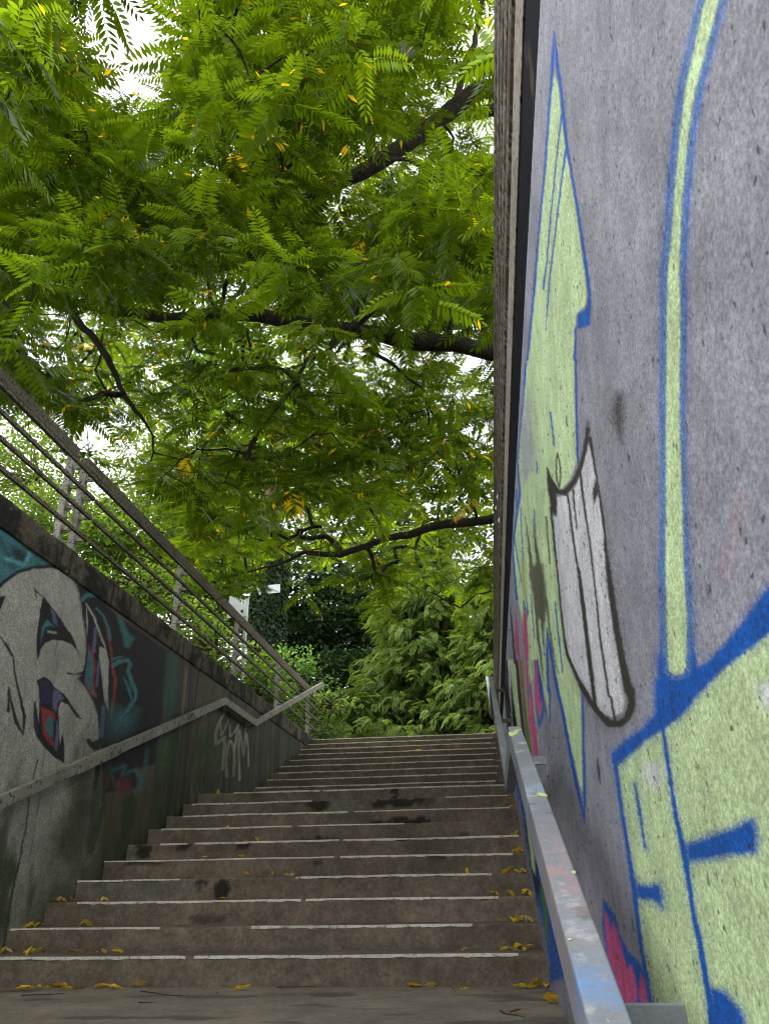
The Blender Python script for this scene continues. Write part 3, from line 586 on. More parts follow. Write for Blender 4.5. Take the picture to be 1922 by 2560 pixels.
lp.line(l6((835, 1220), (880, 1192), (940, 1180), (962, 1210), (945, 1260), (970, 1340), (1005, 1425), (990, 1480), (940, 1550), (880, 1610)), [10, 11, 9, 9, 9, 10, 8, 9, 8, 3], t, 5)
lp.line(l6((835, 1172), (912, 1153)), [5, 2], t, 4); lp.line(l6((910, 1305), (950, 1390), (968, 1470)), [1, 9, 3], t, 5)
lpoly(t, (800, 1520), (900, 1560), (1000, 1560), (980, 1660), (900, 1720), (830, 1760), (800, 1700), soft=40, al=.75)
lp.line(l6((840, 1990), (925, 1962), (900, 2030), (1000, 1990), (1040, 2060), (1010, 2160)), 8, t, 8, .8); lp.line(l6((1085, 1845), (1070, 2000), (1040, 2150)), [6, 8, 4], t, 10, .7); lp.line(l6((800, 1950), (850, 2110)), [8, 5], t, 10, .7)
# lettered tag
ws = srgb(150, 148, 130)
tagl = [([(1130, 450), (1050, 590), (1015, 750), (1018, 905), (1090, 850), (1165, 790), (1160, 950), (1140, 1160), (1130, 1300)], 46), ([(1090, 560), (1105, 760), (1150, 690), (1215, 515)], 34), ([(1240, 570), (1245, 775), (1305, 720), (1380, 585)], 34),
        ([(1190, 1420), (1180, 1150), (1205, 960), (1240, 850), (1285, 880), (1312, 1000), (1320, 1180), (1300, 1400)], 46), ([(1380, 600), (1345, 780), (1330, 960)], 36), ([(1400, 680), (1385, 880), (1385, 1100), (1400, 1480)], 40),
        ([(1405, 690), (1435, 900), (1462, 1085), (1485, 880), (1495, 700)], 30), ([(1512, 740), (1535, 950), (1548, 1250)], 32)]
for p, w in tagl: lp.line(l5(*p), (w+42)*.1565, blk, 3, .9, 1.5)
for p, w in tagl: lp.line(l5(*p), w*.1565, ws, 2, .95, 1.5)
for p in ([(245, 820), (205, 980), (165, 1270)], [(280, 875), (185, 1000), (250, 1070)], [(292, 900), (235, 1080)], [(270, 960), (290, 1100)], [(318, 1040), (262, 1200)], [(318, 1040), (335, 1120), (300, 1160), (322, 1200)],
          [(95, 1195), (160, 1210), (230, 1255)], [(300, 1215), (250, 1240), (235, 1330)], [(316, 850), (312, 905)], [(293, 1600), (283, 1680)]):
    lp.line(l5(*p), 1.9, srgb(150, 145, 105), 1.5, .8, .5)
# crack, moss and damp soiling with their own ragged outlines
lp.line(l4((222, 0), (175, 220), (150, 420), (110, 620), (70, 800), (45, 960), (15, 1150)), [3, 3, 4, 5, 6, 6, 6], srgb(12, 14, 8), 4, .95, 6)
stairz = np.interp(Yg, [2, 5.17, 8.91, 11, 14.4, 16], [-.52, -.37, .98, 1.12, 2.46, 2.46]).ravel()
h = Zg.ravel()-stairz; nn = fbm(Yg*1.6, Zg*1.6, 5, 60).ravel()
damp = np.clip((1.0-h*1.25+(nn-.5)*2.6), 0, 1)*np.clip((Yg.ravel()-3.2)/1.5, 0.0, 1)*.88
grime = np.array([.046, .048, .018])*(.55+1.3*fbm(Yg*5, Zg*5, 4, 71).ravel())[:, None]
lp.c = lp.c*(1-damp[:, None])+grime*damp[:, None]
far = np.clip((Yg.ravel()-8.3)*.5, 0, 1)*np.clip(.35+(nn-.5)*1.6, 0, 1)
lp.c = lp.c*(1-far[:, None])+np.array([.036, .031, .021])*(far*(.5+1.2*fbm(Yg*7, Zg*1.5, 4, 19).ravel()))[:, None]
moss = np.clip((fbm(Yg*3.2, Zg*1.5, 5, 90).ravel()-.50)*7, 0, .85)*np.clip(1.5-h, 0, 1)
lp.c = lp.c*(1-moss[:, None])+np.array([.022, .042, .010])*moss[:, None]
streak = np.clip((fbm(Yg*14, Zg*.6, 4, 33).ravel()-.50)*9, 0, .85)*np.clip((Yg.ravel()-7.3), 0, 1)
lp.c = lp.c*(1-streak[:, None])+np.array([.012, .012, .010])*streak[:, None]
lp.poly(l6((1190, 1770), (1260, 1700), (1330, 1830), (1270, 1990), (1165, 1990)), srgb(30, 84, 30), 26, .5)
lp.poly(l6((1500, 1720), (1620, 1690), (1640, 1900), (1520, 1960)), srgb(34, 78, 30), 24, .4); lp.poly(l6((1245, 1150), (1325, 1190), (1315, 1400), (1300, 1540), (1235, 1600), (1210, 1420)), srgb(46, 92, 78), 18, .5)
for p, w in tagl: lp.line(l5(*p), w*.1565, ws, 2, .45, 1.5)
mesh_obj('painted_face', Vg, Qg, M['leftwall'], left, col=lp.c)
def lslab(mb, y0, y1, z0, z1, d0, d1):
    a, c = y0, y1
    mb.hexa([(XE(a)+d0, a, z0), (XE(a)+d1, a, z0), (XE(c)+d1, c, z0), (XE(c)+d0, c, z0), (XE(a)+d0, a, z1), (XE(a)+d1, a, z1), (XE(c)+d1, c, z1), (XE(c)+d0, c, z1)])
b = MB(); lslab(b, -6, 15.2, -2.4, 2.30, -.4, -.02); lslab(b, -6, 2.0, -2.4, 2.318, -.02, 0); b.build('wall_body', M['coping'], left)
# coping: grid with rough mossy top edge
ny = 900; yy = np.linspace(-2, 15.16, ny); prof = [(.0, 2.316), (.012, 2.318), (.016, 2.335), (.016, 2.40), (.016, 2.47), (.016, 2.53), (.006, 2.547), (-.03, 2.552), (-.12, 2.552), (-.42, 2.552), (-.42, 2.3)]
m = len(prof); PY = np.repeat(yy[:, None], m, 1); s_ = np.arange(m)[None]+0*PY
PX = XE(PY)+np.array([p[0] for p in prof])[None]; PZ = np.array([p[1] for p in prof])[None]+0*PY
top = np.isin(s_, [5, 6, 7, 8]); chip = np.clip(fbm(yy*7, yy*0, 4, 14)-.5, 0, 1)[:, None]*.05
PZ = PZ-top*chip*.6+top*(fbm(PY*26, s_*1.7, 3, 15)-.5)*.016; PX = PX-(s_ == 6)*chip*.5+(fbm(PY*9, s_*.9, 3, 16)-.5)*.008*(s_ > 0)*(s_ < 7)
I = np.arange(ny*m).reshape(ny, m); q = np.stack([I[:-1, :-1], I[1:, :-1], I[1:, 1:], I[:-1, 1:]], -1).reshape(-1, 4)
mesh_obj('coping', np.stack([PX, PY, PZ], -1).reshape(-1, 3), q, M['coping'], left)
# far end block of the coping
b = MB(); lslab(b, 15.1, 15.2, 2.2, 2.55, -.42, .016); b.build('coping_end', M['coping'], left)

# ================================================================== LEFT HANDRAIL
hl = tag(empty('metal_handrail', (-3.2, 5, -.519)), 'weathered rusty flat handrail fixed to the graffiti wall', 'handrail')
lpth = [(2.9, .345), (4.4, .345), (9.303, 2.145), (10.65, 2.125), (14.93, 3.655)]
def XLL(y): return XE(y)+.085
b = MB(); b.sweep([(XLL(y), y, z) for y, z in lpth], .045, .092, below=True); b.build('rail', M['railold'], hl, bevel=.004)
def zl(y): return np.interp(y, [p[0] for p in lpth], [p[1] for p in lpth])
for y in (4.0, 6.4, 8.9, 9.55, 10.5, 12.9): bracket(y, zl(y)-.08, hl, XLL(y)-.01, XE(y)+.001, M['railold'])
b = MB(); b.sweep([(XLL(5.98), 5.98, zl(5.98)+.005), (XLL(6.62), 6.62, zl(6.62)+.005)], .056, .102, below=True); b.build('sleeve', M['railold'], hl, bevel=.003)
b = MB(); b.box(XLL(14.93)-.03, XLL(14.93)+.03, 14.92, 14.98, 3.50, 3.66); b.build('end_cap', M['railold'], hl, bevel=.006)
# scribbled marker tags on the rail's face
def scribble(pts, mat, w=1.4):
    V4 = []; F4 = []
    for a, c in zip(pts[:-1], pts[1:]):
        n = np.array([-(c[1]-a[1]), c[0]-a[0]], float); n /= np.linalg.norm(n)+1e-9; n *= w/2
        q = [(a[0]+n[0], a[1]+n[1]), (c[0]+n[0], c[1]+n[1]), (c[0]-n[0], c[1]-n[1]), (a[0]-n[0], a[1]-n[1])]
        k0 = len(V4); V4 += [onp(u, v, -3.3185+.085+.0245, .0115) for u, v in q]; F4.append((k0, k0+1, k0+2, k0+3))
    return V4, F4
def marker(strokes, mat, w=1.4):
    VV = []; FF = []
    for s_ in strokes:
        v, f = scribble(s_, mat, w); k0 = len(VV); VV += v; FF += [tuple(i+k0 for i in q) for q in f]
    mesh_obj('marker_tag', VV, FF, mat, hl)
l7 = T(0, 1750, .2107)
marker([l7((1070, 700), (1085, 780)), l7((1070, 700), (1110, 700), (1080, 740), (1120, 770)), l7((1120, 770), (1140, 680), (1160, 760)), l7((1125, 740), (1160, 730)), l7((1170, 660), (1180, 750), (1215, 740)), l7((1200, 690), (1240, 665))], M['tagred'], 1.1)
marker([l5((60, 700), (20, 700), (10, 740), (45, 745), (40, 790), (0, 790)), l5((70, 690), (62, 770), (85, 775), (95, 680)), l5((105, 760), (112, 670), (128, 750), (140, 660)), l5((165, 640), (150, 740), (175, 735)), l5((155, 690), (172, 685)), l5((160, 642), (178, 636))], M['tagwhite'], .9)
marker([l5((560, 420), (600, 500), (570, 510), (640, 420), (620, 510)), l5((650, 400), (680, 470), (640, 490)), l5((600, 400), (660, 440))], M['black'], 2.2)

# ================================================================== RAILING ON THE LEFT WALL
def XP(y): return XE(y)-.085      # post line
def XB(y): return XE(y)+.035      # bar line
def posty(ax, ay): return onp(ax, ay, -3.3185-.085, .0115)[1]
zbars = []
for (ax, ay) in ((251, 1210), (242, 1255), (235, 1304), (223, 1355)): zbars.append(onp(ax, ay, -3.3185+.035, .0115)[2])
ZT = onp(454, 1385, -3.3185-.085+.03, .0115)[2]
print('bars', zbars, 'ZT', ZT)
def railing(name_label, posts, y0, y1, yb0, yb1):
    rt_ = tag(empty('metal_railing', (XP(posts[0]), posts[0], 2.55)), name_label, 'railing', 'railing sections on the left wall')
    for p in posts:
        m_ = MB(); m_.box(XP(p)-.03, XP(p)+.03, p-.03, p+.03, 2.53, ZT-.102); m_.build('post', M['railing'], rt_, bevel=.004)
        for zb in zbars:
            s_ = MB(); s_.box(XP(p)+.031, XB(p)-.013, p-.008, p+.008, zb-.016, zb+.016); s_.build('stub', M['railing'], rt_)
    m_ = MB(); m_.sweep([(XP(y0), y0, ZT), (XP(y1), y1, ZT)], .075, .10, below=True); m_.build('top_rail', M['railtop'], rt_, bevel=.006)
    for zb in zbars:
        m_ = MB(); m_.sweep([(XB(yb0), yb0, zb), (XB(yb1), yb1, zb)], .026, .032); m_.build('bar', M['railtop'], rt_, bevel=.003)
    return rt_
py_ = [posty(145, 1335), posty(178, 1372), posty(436, 1568), posty(584, 1684), posty(690, 1766), posty(767, 1832)]
print('posts', py_)
railing('nearest section of rusty grey railing on the left wall, cut by the photo edge', [py_[0]-2.3, py_[0]], -1.0, py_[0]+.04, -1.0, py_[1]+.02)
railing('long far section of rusty grey railing on the left wall reaching the stair top', py_[1:], py_[1]-.03, py_[5]+.04, py_[1]+.06, py_[5]+.35)

# ================================================================== GROUND
ZG = 2.462
b = MB()
b.add([(-60, -20, ZG), (-3.72, -20, ZG), (-3.5, 15.2, ZG), (-3.5, 80, ZG), (-60, 80, ZG)], [(0, 1, 2, 3, 4)])
b.add([(-3.5, 14.75, ZG-.002), (.25, 14.75, ZG-.002), (.35, 80, ZG-.002), (-3.5, 80, ZG-.002)], [(0, 1, 2, 3)])
b.add([(.64, -20, ZG), (60, -20, ZG), (60, 80, ZG), (.35, 80, ZG), (.35, 16.6, ZG), (.64, 16.6, ZG)], [(0, 1, 2, 3, 4, 5)])
b.add([(-4, -30, -1.95), (1, -30, -1.95), (1, 4, -1.95), (-4, 4, -1.95)], [(0, 1, 2, 3)])
tag(b.build('ground', M['ground']), kind='structure')

# ================================================================== FOLIAGE TOOLS
def leaf_template(n=19, L=.33, ll=.085, lw=.028, seed=0, droop=.25, low=False):
    """pinnate leaf: rachis + n leaflets; local x = along the rachis, y = sideways, z = up. returns verts, tri faces, leaflet ids"""
    g = np.random.default_rng(seed); V = []; Fc = []; ids = []
    side = (n-1)//2
    def rach(t): return np.array([L*t, .02*math.sin(t*3+seed), -droop*L*t*t])
    for j in range(n):
        last = j == n-1
        if last: t = 1.0; s = 0; ang = 0
        else: t = .2+.8*(j//2+.3)/side; s = 1 if j % 2 else -1; ang = s*R(74-22*t)+g.normal(0, .06)
        size = ll*(.72+.5*math.sin(math.pi*min(1, t*.85+.08)))*g.uniform(.92, 1.08)
        w = lw*(size/ll)
        o = rach(t); d = np.array([math.cos(ang), math.sin(ang), -.22-.25*g.random()]); d /= np.linalg.norm(d)
        sd = np.cross([0, 0, 1], d); sd /= np.linalg.norm(sd); up = np.cross(d, sd)
        k = len(V)
        pts = [(0, 0, 0), (.33, .42, .10), (.33, 0, 0), (.33, -.42, .10), (.68, .38, .06), (.68, 0, -.03), (.68, -.38, .06), (1, 0, -.14)]
        tw = g.normal(0, .12)
        if low:
            pts = [(0, 0, 0), (.45, .46, .10), (.5, 0, -.02), (.45, -.46, .10), (1, 0, -.14)]
            for a, bb, c in pts: V.append(o+d*size*a+sd*w*bb+up*(w*c+tw*w*bb)+np.array([0, 0, -.03*size*a*a]))
            Fc += [(k, k+2, k+1), (k, k+3, k+2), (k+1, k+2, k+4), (k+2, k+3, k+4)]; ids += [j]*5; continue
        for a, bb, c in pts: V.append(o+d*size*a+sd*w*bb+up*(w*c+tw*w*bb)+np.array([0, 0, -.03*size*a*a]))
        Fc += [(k, k+2, k+1), (k, k+3, k+2), (k+1, k+2, k+5), (k+1, k+5, k+4), (k+2, k+3, k+6), (k+2, k+6, k+5), (k+4, k+5, k+7), (k+5, k+6, k+7)]
        ids += [j]*8
    k = len(V)   # rachis as a slim strip
    for t in np.linspace(0, 1, 6): p = rach(t); V += [p+[0, .0018, 0], p-[0, .0018, 0]]; ids += [-1]*2
    for i in range(5): a = k+2*i; Fc += [(a, a+1, a+3), (a, a+3, a+2)]
    return np.array(V), np.array(Fc), np.array(ids)
def basis(dirs, roll, tilt=None):
    """rotation matrices with local x -> dirs, local z near up, rolled"""
    x = dirs/np.linalg.norm(dirs, axis=1)[:, None]
    up = np.tile([0, 0, 1.0], (len(x), 1)); y = np.cross(up, x); y /= np.linalg.norm(y, axis=1)[:, None]+1e-9; z = np.cross(x, y)
    c, s = np.cos(roll)[:, None], np.sin(roll)[:, None]
    return np.stack([x, c*y+s*z, -s*y+c*z], -1)
def instance(tmpls, pos, mats, scale, colf):
    """join copies of templates: returns verts, tris, colours.  colf(i-array, ids)->colours"""
    VV = []; FF = []; CC = []; n = 0
    pick = rng.integers(0, len(tmpls), len(pos))
    for k, (tv, tf, ids) in enumerate(tmpls):
        w = np.where(pick == k)[0]
        if not len(w): continue
        v = np.einsum('nij,mj->nmi', mats[w]*scale[w][:, None, None], tv)+pos[w][:, None]
        f = tf[None]+(np.arange(len(w))*len(tv))[:, None, None]+n
        VV.append(v.reshape(-1, 3)); FF.append(f.reshape(-1, 3)); CC.append(colf(w, ids).reshape(-1, 3)); n += len(w)*len(tv)
    return np.concatenate(VV), np.concatenate(FF), np.concatenate(CC)
def unit(n):
    v = rng.normal(size=(n, 3)); return v/np.linalg.norm(v, axis=1)[:, None]

# ================================================================== WINGNUT TREE OVER THE STAIRS
tree = tag(empty('wingnut_tree', (3.4, 10.5, ZG)), 'big spreading tree with feathery compound leaves arching over the staircase', 'tree')
TRK = np.array([3.4, 10.5, 0])
def P3(lst): return np.array([atY(x, y, Y) for x, y, Y in lst])
def smooth(P, r, n=40, wob=.0):
    P = np.array(P, float); s = np.r_[0, np.cumsum(np.linalg.norm(np.diff(P, axis=0), axis=1))]; u = np.linspace(0, s[-1], n)
    Q = np.stack([np.interp(u, s, P[:, i]) for i in range(3)], 1)
    for _ in range(3): Q[1:-1] = (Q[:-2]+2*Q[1:-1]+Q[2:])/4
    rr = np.interp(u, s, r)
    if wob: Q = Q+np.stack([fbm(u*2.2, u*0+k*7, 3, 3+k)-.5 for k in range(3)], 1)*wob; rr = rr*(.9+.25*fbm(u*4, u*0, 3, 8))
    return Q, rr
limbs = []
A = P3([(173, 752, 8.2), (254, 769, 8.1), (405, 798, 8), (497, 798, 7.9), (567, 781, 7.9), (648, 787, 7.8), (740, 804, 7.8), (856, 827, 7.9), (995, 850, 8.0), (1110, 862, 8.1), (1238, 868, 8.2)])
A = np.vstack([A, [[1.2, 8.7, A[-1][2]-.2], [2.6, 9.8, A[-1][2]-1.2], [3.3, 10.4, A[-1][2]-2.6]]])
A = np.vstack([[atY(-150, 700, 8.6)], A]); limbs.append((A, [.03, .055, .07, .078, .088, .096, .09, .094, .10, .105, .11, .115, .15, .22, .28]))
Bm = P3([(560, 590, 7.6), (700, 510, 7.2), (833, 474, 7), (1007, 370, 6.9), (1111, 278, 6.8), (1238, 208, 6.8)]); Bm = np.vstack([Bm, [[1.3, 7.6, Bm[-1][2]+.1], [2.9, 9.6, Bm[-1][2]-1.0], [3.4, 10.4, Bm[-1][2]-2.8]]])
limbs.append((Bm, [.02, .04, .085, .10, .105, .115, .14, .2, .26]))
Cm = P3([(640, 420, 10.5), (810, 358, 10), (890, 330, 10), (1050, 310, 9.8), (1190, 285, 9.6), (1240, 270, 9.6)]); Cm = np.vstack([Cm, [[3.2, 10.4, Cm[-1][2]-.6]]]); limbs.append((Cm, [.03, .07, .09, .09, .11, .12, .2]))
Dm = P3([(560, 1440, 12), (700, 1410, 11.5), (770, 1378, 11), (856, 1388, 11), (960, 1345, 11), (1076, 1322, 11), (1130, 1310, 11), (1238, 1296, 11)]); Dm = np.vstack([Dm, [[3.3, 10.6, Dm[-1][2]-.2]]]); limbs.append((Dm, [.01, .018, .036, .044, .05, .06, .068, .072, .13]))
limbs.append((P3([(855, 1385, 11), (850, 1360, 11), (820, 1338, 11), (750, 1345, 11.1), (745, 1325, 11.2)]), [.05, .045, .04, .035, .012]))
limbs.append((P3([(174, 758, 8.1), (215, 820, 8), (266, 891, 7.9), (300, 960, 7.9), (336, 1018, 7.9), (382, 1088, 8)]), [.055, .05, .042, .036, .026, .01]))
limbs.append((P3([(1146, 249, 6.8), (1165, 160, 6.8), (1190, 80, 6.8), (1215, -40, 6.7)]), [.05, .042, .04, .03]))
limbs.append((P3([(1180, 60, 6.8), (1130, 45, 6.6), (1080, 10, 6.4)]), [.025, .02, .012]))
limbs.append((P3([(520, -30, 4.8), (590, 70, 5.2), (640, 110, 5.5), (720, 160, 6), (760, 230, 6.3)]), [.018, .02, .022, .02, .012]))
limbs.append((P3([(0, 300, 6), (90, 370, 6.2), (190, 450, 6.6), (270, 520, 7), (340, 590, 7.3)]), [.02, .022, .02, .018, .012]))
limbs.append((P3([(1085, 410, 6.9), (1020, 395, 6.7), (940, 400, 6.5), (870, 385, 6.3), (800, 350, 6.2)]), [.03, .025, .02, .016, .008]))
limbs.append((P3([(880, 830, 7.9), (895, 790, 7.8), (900, 740, 7.7), (855, 720, 7.5), (820, 690, 7.4)]), [.045, .035, .028, .02, .01]))
limbs.append((P3([(1128, 850, 8.1), (1135, 780, 8.0), (1160, 720, 7.9), (1210, 690, 7.7)]), [.04, .03, .022, .012]))
limbs.append((P3([(850, 835, 7.8), (820, 880, 7.7), (770, 895, 7.6), (735, 960, 7.6), (690, 1020, 7.7), (640, 1100, 7.8)]), [.05, .035, .028, .022, .018, .008]))
limbs.append((P3([(920, 860, 8), (990, 910, 8.1), (1060, 980, 8.3), (1110, 1060, 8.5)]), [.03, .022, .016, .008]))
limbs.append((P3([(560, 781, 7.9), (530, 740, 7.8), (525, 690, 7.7), (470, 640, 7.6)]), [.035, .025, .02, .01]))
limbs.append((np.array([[3.4, 10.5, ZG-.2], [3.42, 10.52, ZG+.6], [3.35, 10.5, 4.2], [3.35, 10.5, 6.5], [3.1, 10.2, 9], [2.6, 9.8, 11.5], [2.2, 9, 14]]), [.5, .4, .36, .32, .22, .14, .05]))
paths = [smooth(p, r, 60, .10) for p, r in limbs]
Vt, Qt = tubes(paths[-1:], 18); mesh_obj('trunk', Vt, Qt, M['bark'], tree, smooth=True)
for p_ in paths[:-1]:
    Vt, Qt = tubes([p_], 12); mesh_obj('limb', Vt, Qt, M['bark'], tree, smooth=True)
LP = np.concatenate([p for p, _ in paths[:-1]])
big_ = [paths[i_] for i_ in (0, 1, 2, 3, 4, 5, 6)]
LPb = np.concatenate([p for p, _ in big_]); LX, LYi = pr(LPb); LYd = LPb[:, 1]; LR = np.concatenate([r_ for _, r_ in big_])*F/LYd*.9
xm_ = np.concatenate([np.full(60, v_) for v_ in (380, 815, 1150, 690, 700, 120, 1100)]); ok_ = LX > xm_; LX, LYi, LYd, LR = LX[ok_], LYi[ok_], LYd[ok_], LR[ok_]
# clump centres: image pixels cast to random depths, kept out of pixel-placed sky gaps
lowx = [-700, -200, 0, 90, 200, 330, 420, 520, 640, 760, 880, 960, 1010, 1080, 1160, 1240, 1700]
lowy = [1250, 1150, 1020, 1080, 1150, 1230, 1330, 1420, 1450, 1445, 1470, 1500, 1440, 1420, 1450, 1520, 1500]
holes = [(320, 80, 120, 150, 1.), (250, 40, 80, 100, 1), (395, 170, 60, 60, .9), (600, 320, 55, 30, .9), (480, 400, 110, 40, .7), (620, 700, 90, 40, .6), (1100, 200, 60, 60, .6), (540, 880, 70, 50, .5), (560, 1000, 60, 70, .5), (672, 1474, 46, 26, .95), (600, 1510, 30, 30, .9), (570, 370, 60, 35, .6), (290, 430, 60, 35, .6), (545, 535, 40, 40, .6), (850, 590, 50, 70, .5), (905, 350, 60, 50, .6),
         (660, 250, 60, 50, .55), (720, 610, 40, 60, .5), (130, 930, 60, 60, .4), (60, 1060, 120, 60, .8), (150, 1150, 110, 80, .8), (270, 1080, 60, 50, .7), (330, 1260, 110, 80, .6), (1000, 420, 60, 30, .5), (1160, 60, 60, 40, .4)]
cl = []; dens = []
tries = 0
while len(cl) < 4900 and tries < 200000:
    tries += 1
    x = rng.uniform(-650, 1480); y = rng.uniform(-900, 1540)
    if y > np.interp(x, lowx, lowy)+rng.normal(0, 26)-30: continue
    near = rng.random()
    Yd = 4.0+8.5*rng.random()**1.25 if y < 900 else rng.uniform(6.4, 13.5)
    if y > 1250: Yd = rng.uniform(8.5, 14.5)
    if y < 250 and near < .16: Yd = rng.uniform(3.0, 4.5)
    P = atY(x, y, Yd)
    if P[2] < 2.9 or P[2] > 15: continue
    dl = np.hypot(LX-x, LYi-y); j_ = dl.argmin()                    # drops clumps close to a limb in image pixels and nearer the camera
    if dl[j_] < 84+LR[j_] and Yd < LYd[j_]+.3 and LX[j_] > 120 and rng.random() < .97: continue
    if P[0] > -.2 and P[2] < 4.0 and Yd < 9: continue
    bad = False
    for hx, hy, ax, ay, pr_ in holes:
        if ((x-hx)/ax)**2+((y-hy)/ay)**2 < 1.55 and rng.random() < pr_: bad = True
    if bad: continue
    if 850 < y < 1420 and x > 250 and rng.random() < .42: continue
    # thin out very near ones so that the crown keeps even cover
    if rng.random() > min(1, (Yd/9)**1.3+.10): continue
    cl.append(P)
# foreground sprig at the upper left
for (x, y, Yd) in ((60, 60, 2.5), (110, 130, 2.6), (-40, 30, 2.4), (-60, 180, 2.6), (430, -110, 2.7), (240, -120, 2.5), (560, -130, 3.1), (20, 240, 3.0), (-60, 330, 3.1)): cl.append(atY(x, y, Yd))
# sprig hanging in front of the yew
for (x, y, Yd) in ((950, 1480, 9.5), (930, 1505, 9.6), (1150, 1520, 10.5), (1215, 1560, 10.5), (560, 1455, 10), (770, 1460, 10.2)): cl.append(atY(x, y, Yd))
cl = np.array(cl); print('clumps', len(cl))
# twigs: every leaf cluster grows from the nearest wood already built, so branching stays natural
order = np.argsort([np.linalg.norm(LP-c_, axis=1).min() for c_ in cl]); NC = len(cl)
ptsA = np.zeros((len(LP)+NC*30, 3)); own = np.full(len(ptsA), -1); np_ = len(LP); ptsA[:np_] = LP; par = np.full(NC, -1); edges = []
for e_, ci in enumerate(order):
    c_ = cl[ci]; v_ = ptsA[:np_]-c_; d = np.sqrt((v_**2).sum(1))+np.maximum(0, v_[:, 2])*.15; jn = d.argmin(); s0 = ptsA[jn].copy(); par[e_] = own[jn]; L_ = np.linalg.norm(c_-s0); n = int(np.clip(L_/.10, 4, 28)); u = np.linspace(0, 1, n)[:, None]
    wob = np.stack([fbm(u[:, 0]*L_*4, u[:, 0]*0+rng.uniform(0, 99), 2, 1)-.5 for _ in range(3)], 1)*.22*min(1, L_)*np.sin(u*np.pi)
    P_ = s0*(1-u)+c_*u+wob+np.array([0, 0, 1])*np.sin(u*np.pi)*L_*.07
    edges.append(P_); ptsA[np_:np_+n-1] = P_[1:]; own[np_:np_+n-1] = e_; np_ += n-1
cnt = np.ones(NC)
for e_ in range(NC-1, -1, -1):
    if par[e_] >= 0: cnt[par[e_]] += cnt[e_]
tw = [(edges[e_], np.linspace(min(.040, .0044*cnt[e_]**.5), max(.003, min(.03, .0044*(cnt[e_]-1)**.5*.75)), len(edges[e_]))) for e_ in range(NC)]
Vt, Qt = tubes(tw, 5); mesh_obj('twigs', Vt, Qt, M['bark'], tree)
# leaves
specs = ((17, .32, .086, .029, 1, .15), (21, .38, .084, .027, 2, .08), (23, .42, .082, .026, 3, .3), (15, .28, .090, .031, 4, .12), (21, .37, .082, .027, 5, .5), (13, .23, .086, .030, 6, .1), (19, .34, .088, .028, 7, .2), (25, .45, .080, .026, 8, .22))
tm = [leaf_template(*q_) for q_ in specs]; tml = [leaf_template(*q_, low=True) for q_ in specs]
pos = []; dirs = []; cid = []
for i, c_ in enumerate(cl):
    n = rng.integers(6, 10); a0 = rng.uniform(0, 6.28)
    for k in range(n):
        a = a0+k*2.4+rng.normal(0, .3); pos.append(c_+np.array([0, 0, -.03*k*rng.random()])+rng.normal(0, .035, 3)); dirs.append([math.cos(a), math.sin(a), rng.uniform(-.55, .25)]); cid.append(i)
pos = np.array(pos); dirs = np.array(dirs); cid = np.array(cid); print('leaves', len(pos))
# leaves whose tip would poke through the mural wall are dropped
tip = pos+dirs*.35; keep = ~((tip[:, 0] > .0) & (tip[:, 2] < 3.6) & (pos[:, 1] < 17)); pos, dirs, cid = pos[keep], dirs[keep], cid[keep]
mats = basis(dirs, rng.normal(0, .28, len(pos))); scl = rng.uniform(.68, 1.25, len(pos))
pdist = np.linalg.norm(pos, axis=1); lb = rng.random(len(pos)); clb = rng.random(len(cl))[cid]
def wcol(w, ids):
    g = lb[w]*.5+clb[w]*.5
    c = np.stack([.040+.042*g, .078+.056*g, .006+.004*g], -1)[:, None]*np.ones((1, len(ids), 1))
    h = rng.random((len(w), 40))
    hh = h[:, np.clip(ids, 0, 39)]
    c = c*((.85+.3*hh)*(.50+1.0*clb[w]**1.3)[:, None])[..., None]  # wide clump tone spread puts lit and silhouetted contrast into the leaf colour
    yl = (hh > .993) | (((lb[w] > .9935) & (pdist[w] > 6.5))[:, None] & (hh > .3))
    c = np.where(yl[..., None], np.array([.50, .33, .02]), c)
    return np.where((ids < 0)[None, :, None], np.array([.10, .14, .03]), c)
dist = np.linalg.norm(pos, axis=1); near_ = dist < max(6.0, dist.min()+.1)
parts_ = []
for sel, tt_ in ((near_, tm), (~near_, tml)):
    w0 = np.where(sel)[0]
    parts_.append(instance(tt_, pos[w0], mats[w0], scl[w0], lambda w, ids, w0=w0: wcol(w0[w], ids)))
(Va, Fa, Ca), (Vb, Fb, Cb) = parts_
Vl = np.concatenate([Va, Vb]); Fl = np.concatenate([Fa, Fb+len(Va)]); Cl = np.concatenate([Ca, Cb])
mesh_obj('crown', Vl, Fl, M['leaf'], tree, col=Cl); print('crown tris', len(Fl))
# hanging fruit strings
ck = []
for (x, y, Yd) in ((515, 20, 4.6), (525, 40, 4.7), (505, 50, 4.8), (650, 90, 5.0), (665, 100, 5.1), (820, 10, 5.4), (835, 30, 5.4), (845, 5, 5.5), (805, 40, 5.5), (900, 60, 5.7), (940, 190, 6.2), (955, 200, 6.2), (1160, 270, 6.6), (430, 110, 5), (1010, 320, 6.6), (590, 170, 5.4),
                   (770, 1330, 10), (800, 1360, 10.2), (850, 1330, 10), (940, 1290, 10), (1000, 1270, 10), (1020, 1300, 10), (640, 1350, 10.5), (600, 1360, 10.5), (740, 1350, 10), (570, 1300, 10), (1180, 1370, 10), (330, 470, 7), (960, 420, 7), (1080, 480, 7.2)):
    p = atY(x, y, Yd); Lk = rng.uniform(.22, .42); n = int(Lk/.011)
    u = np.linspace(0, 1, n); P = p+np.stack([.02*np.sin(u*3+x), .02*np.cos(u*2+y), -Lk*u], -1)
    rr = np.where(np.arange(n) % 2 == 0, .0085, .0035)*(1-.3*u); ck.append((P, rr))
mfr = leafmat('fruit_green', .2)
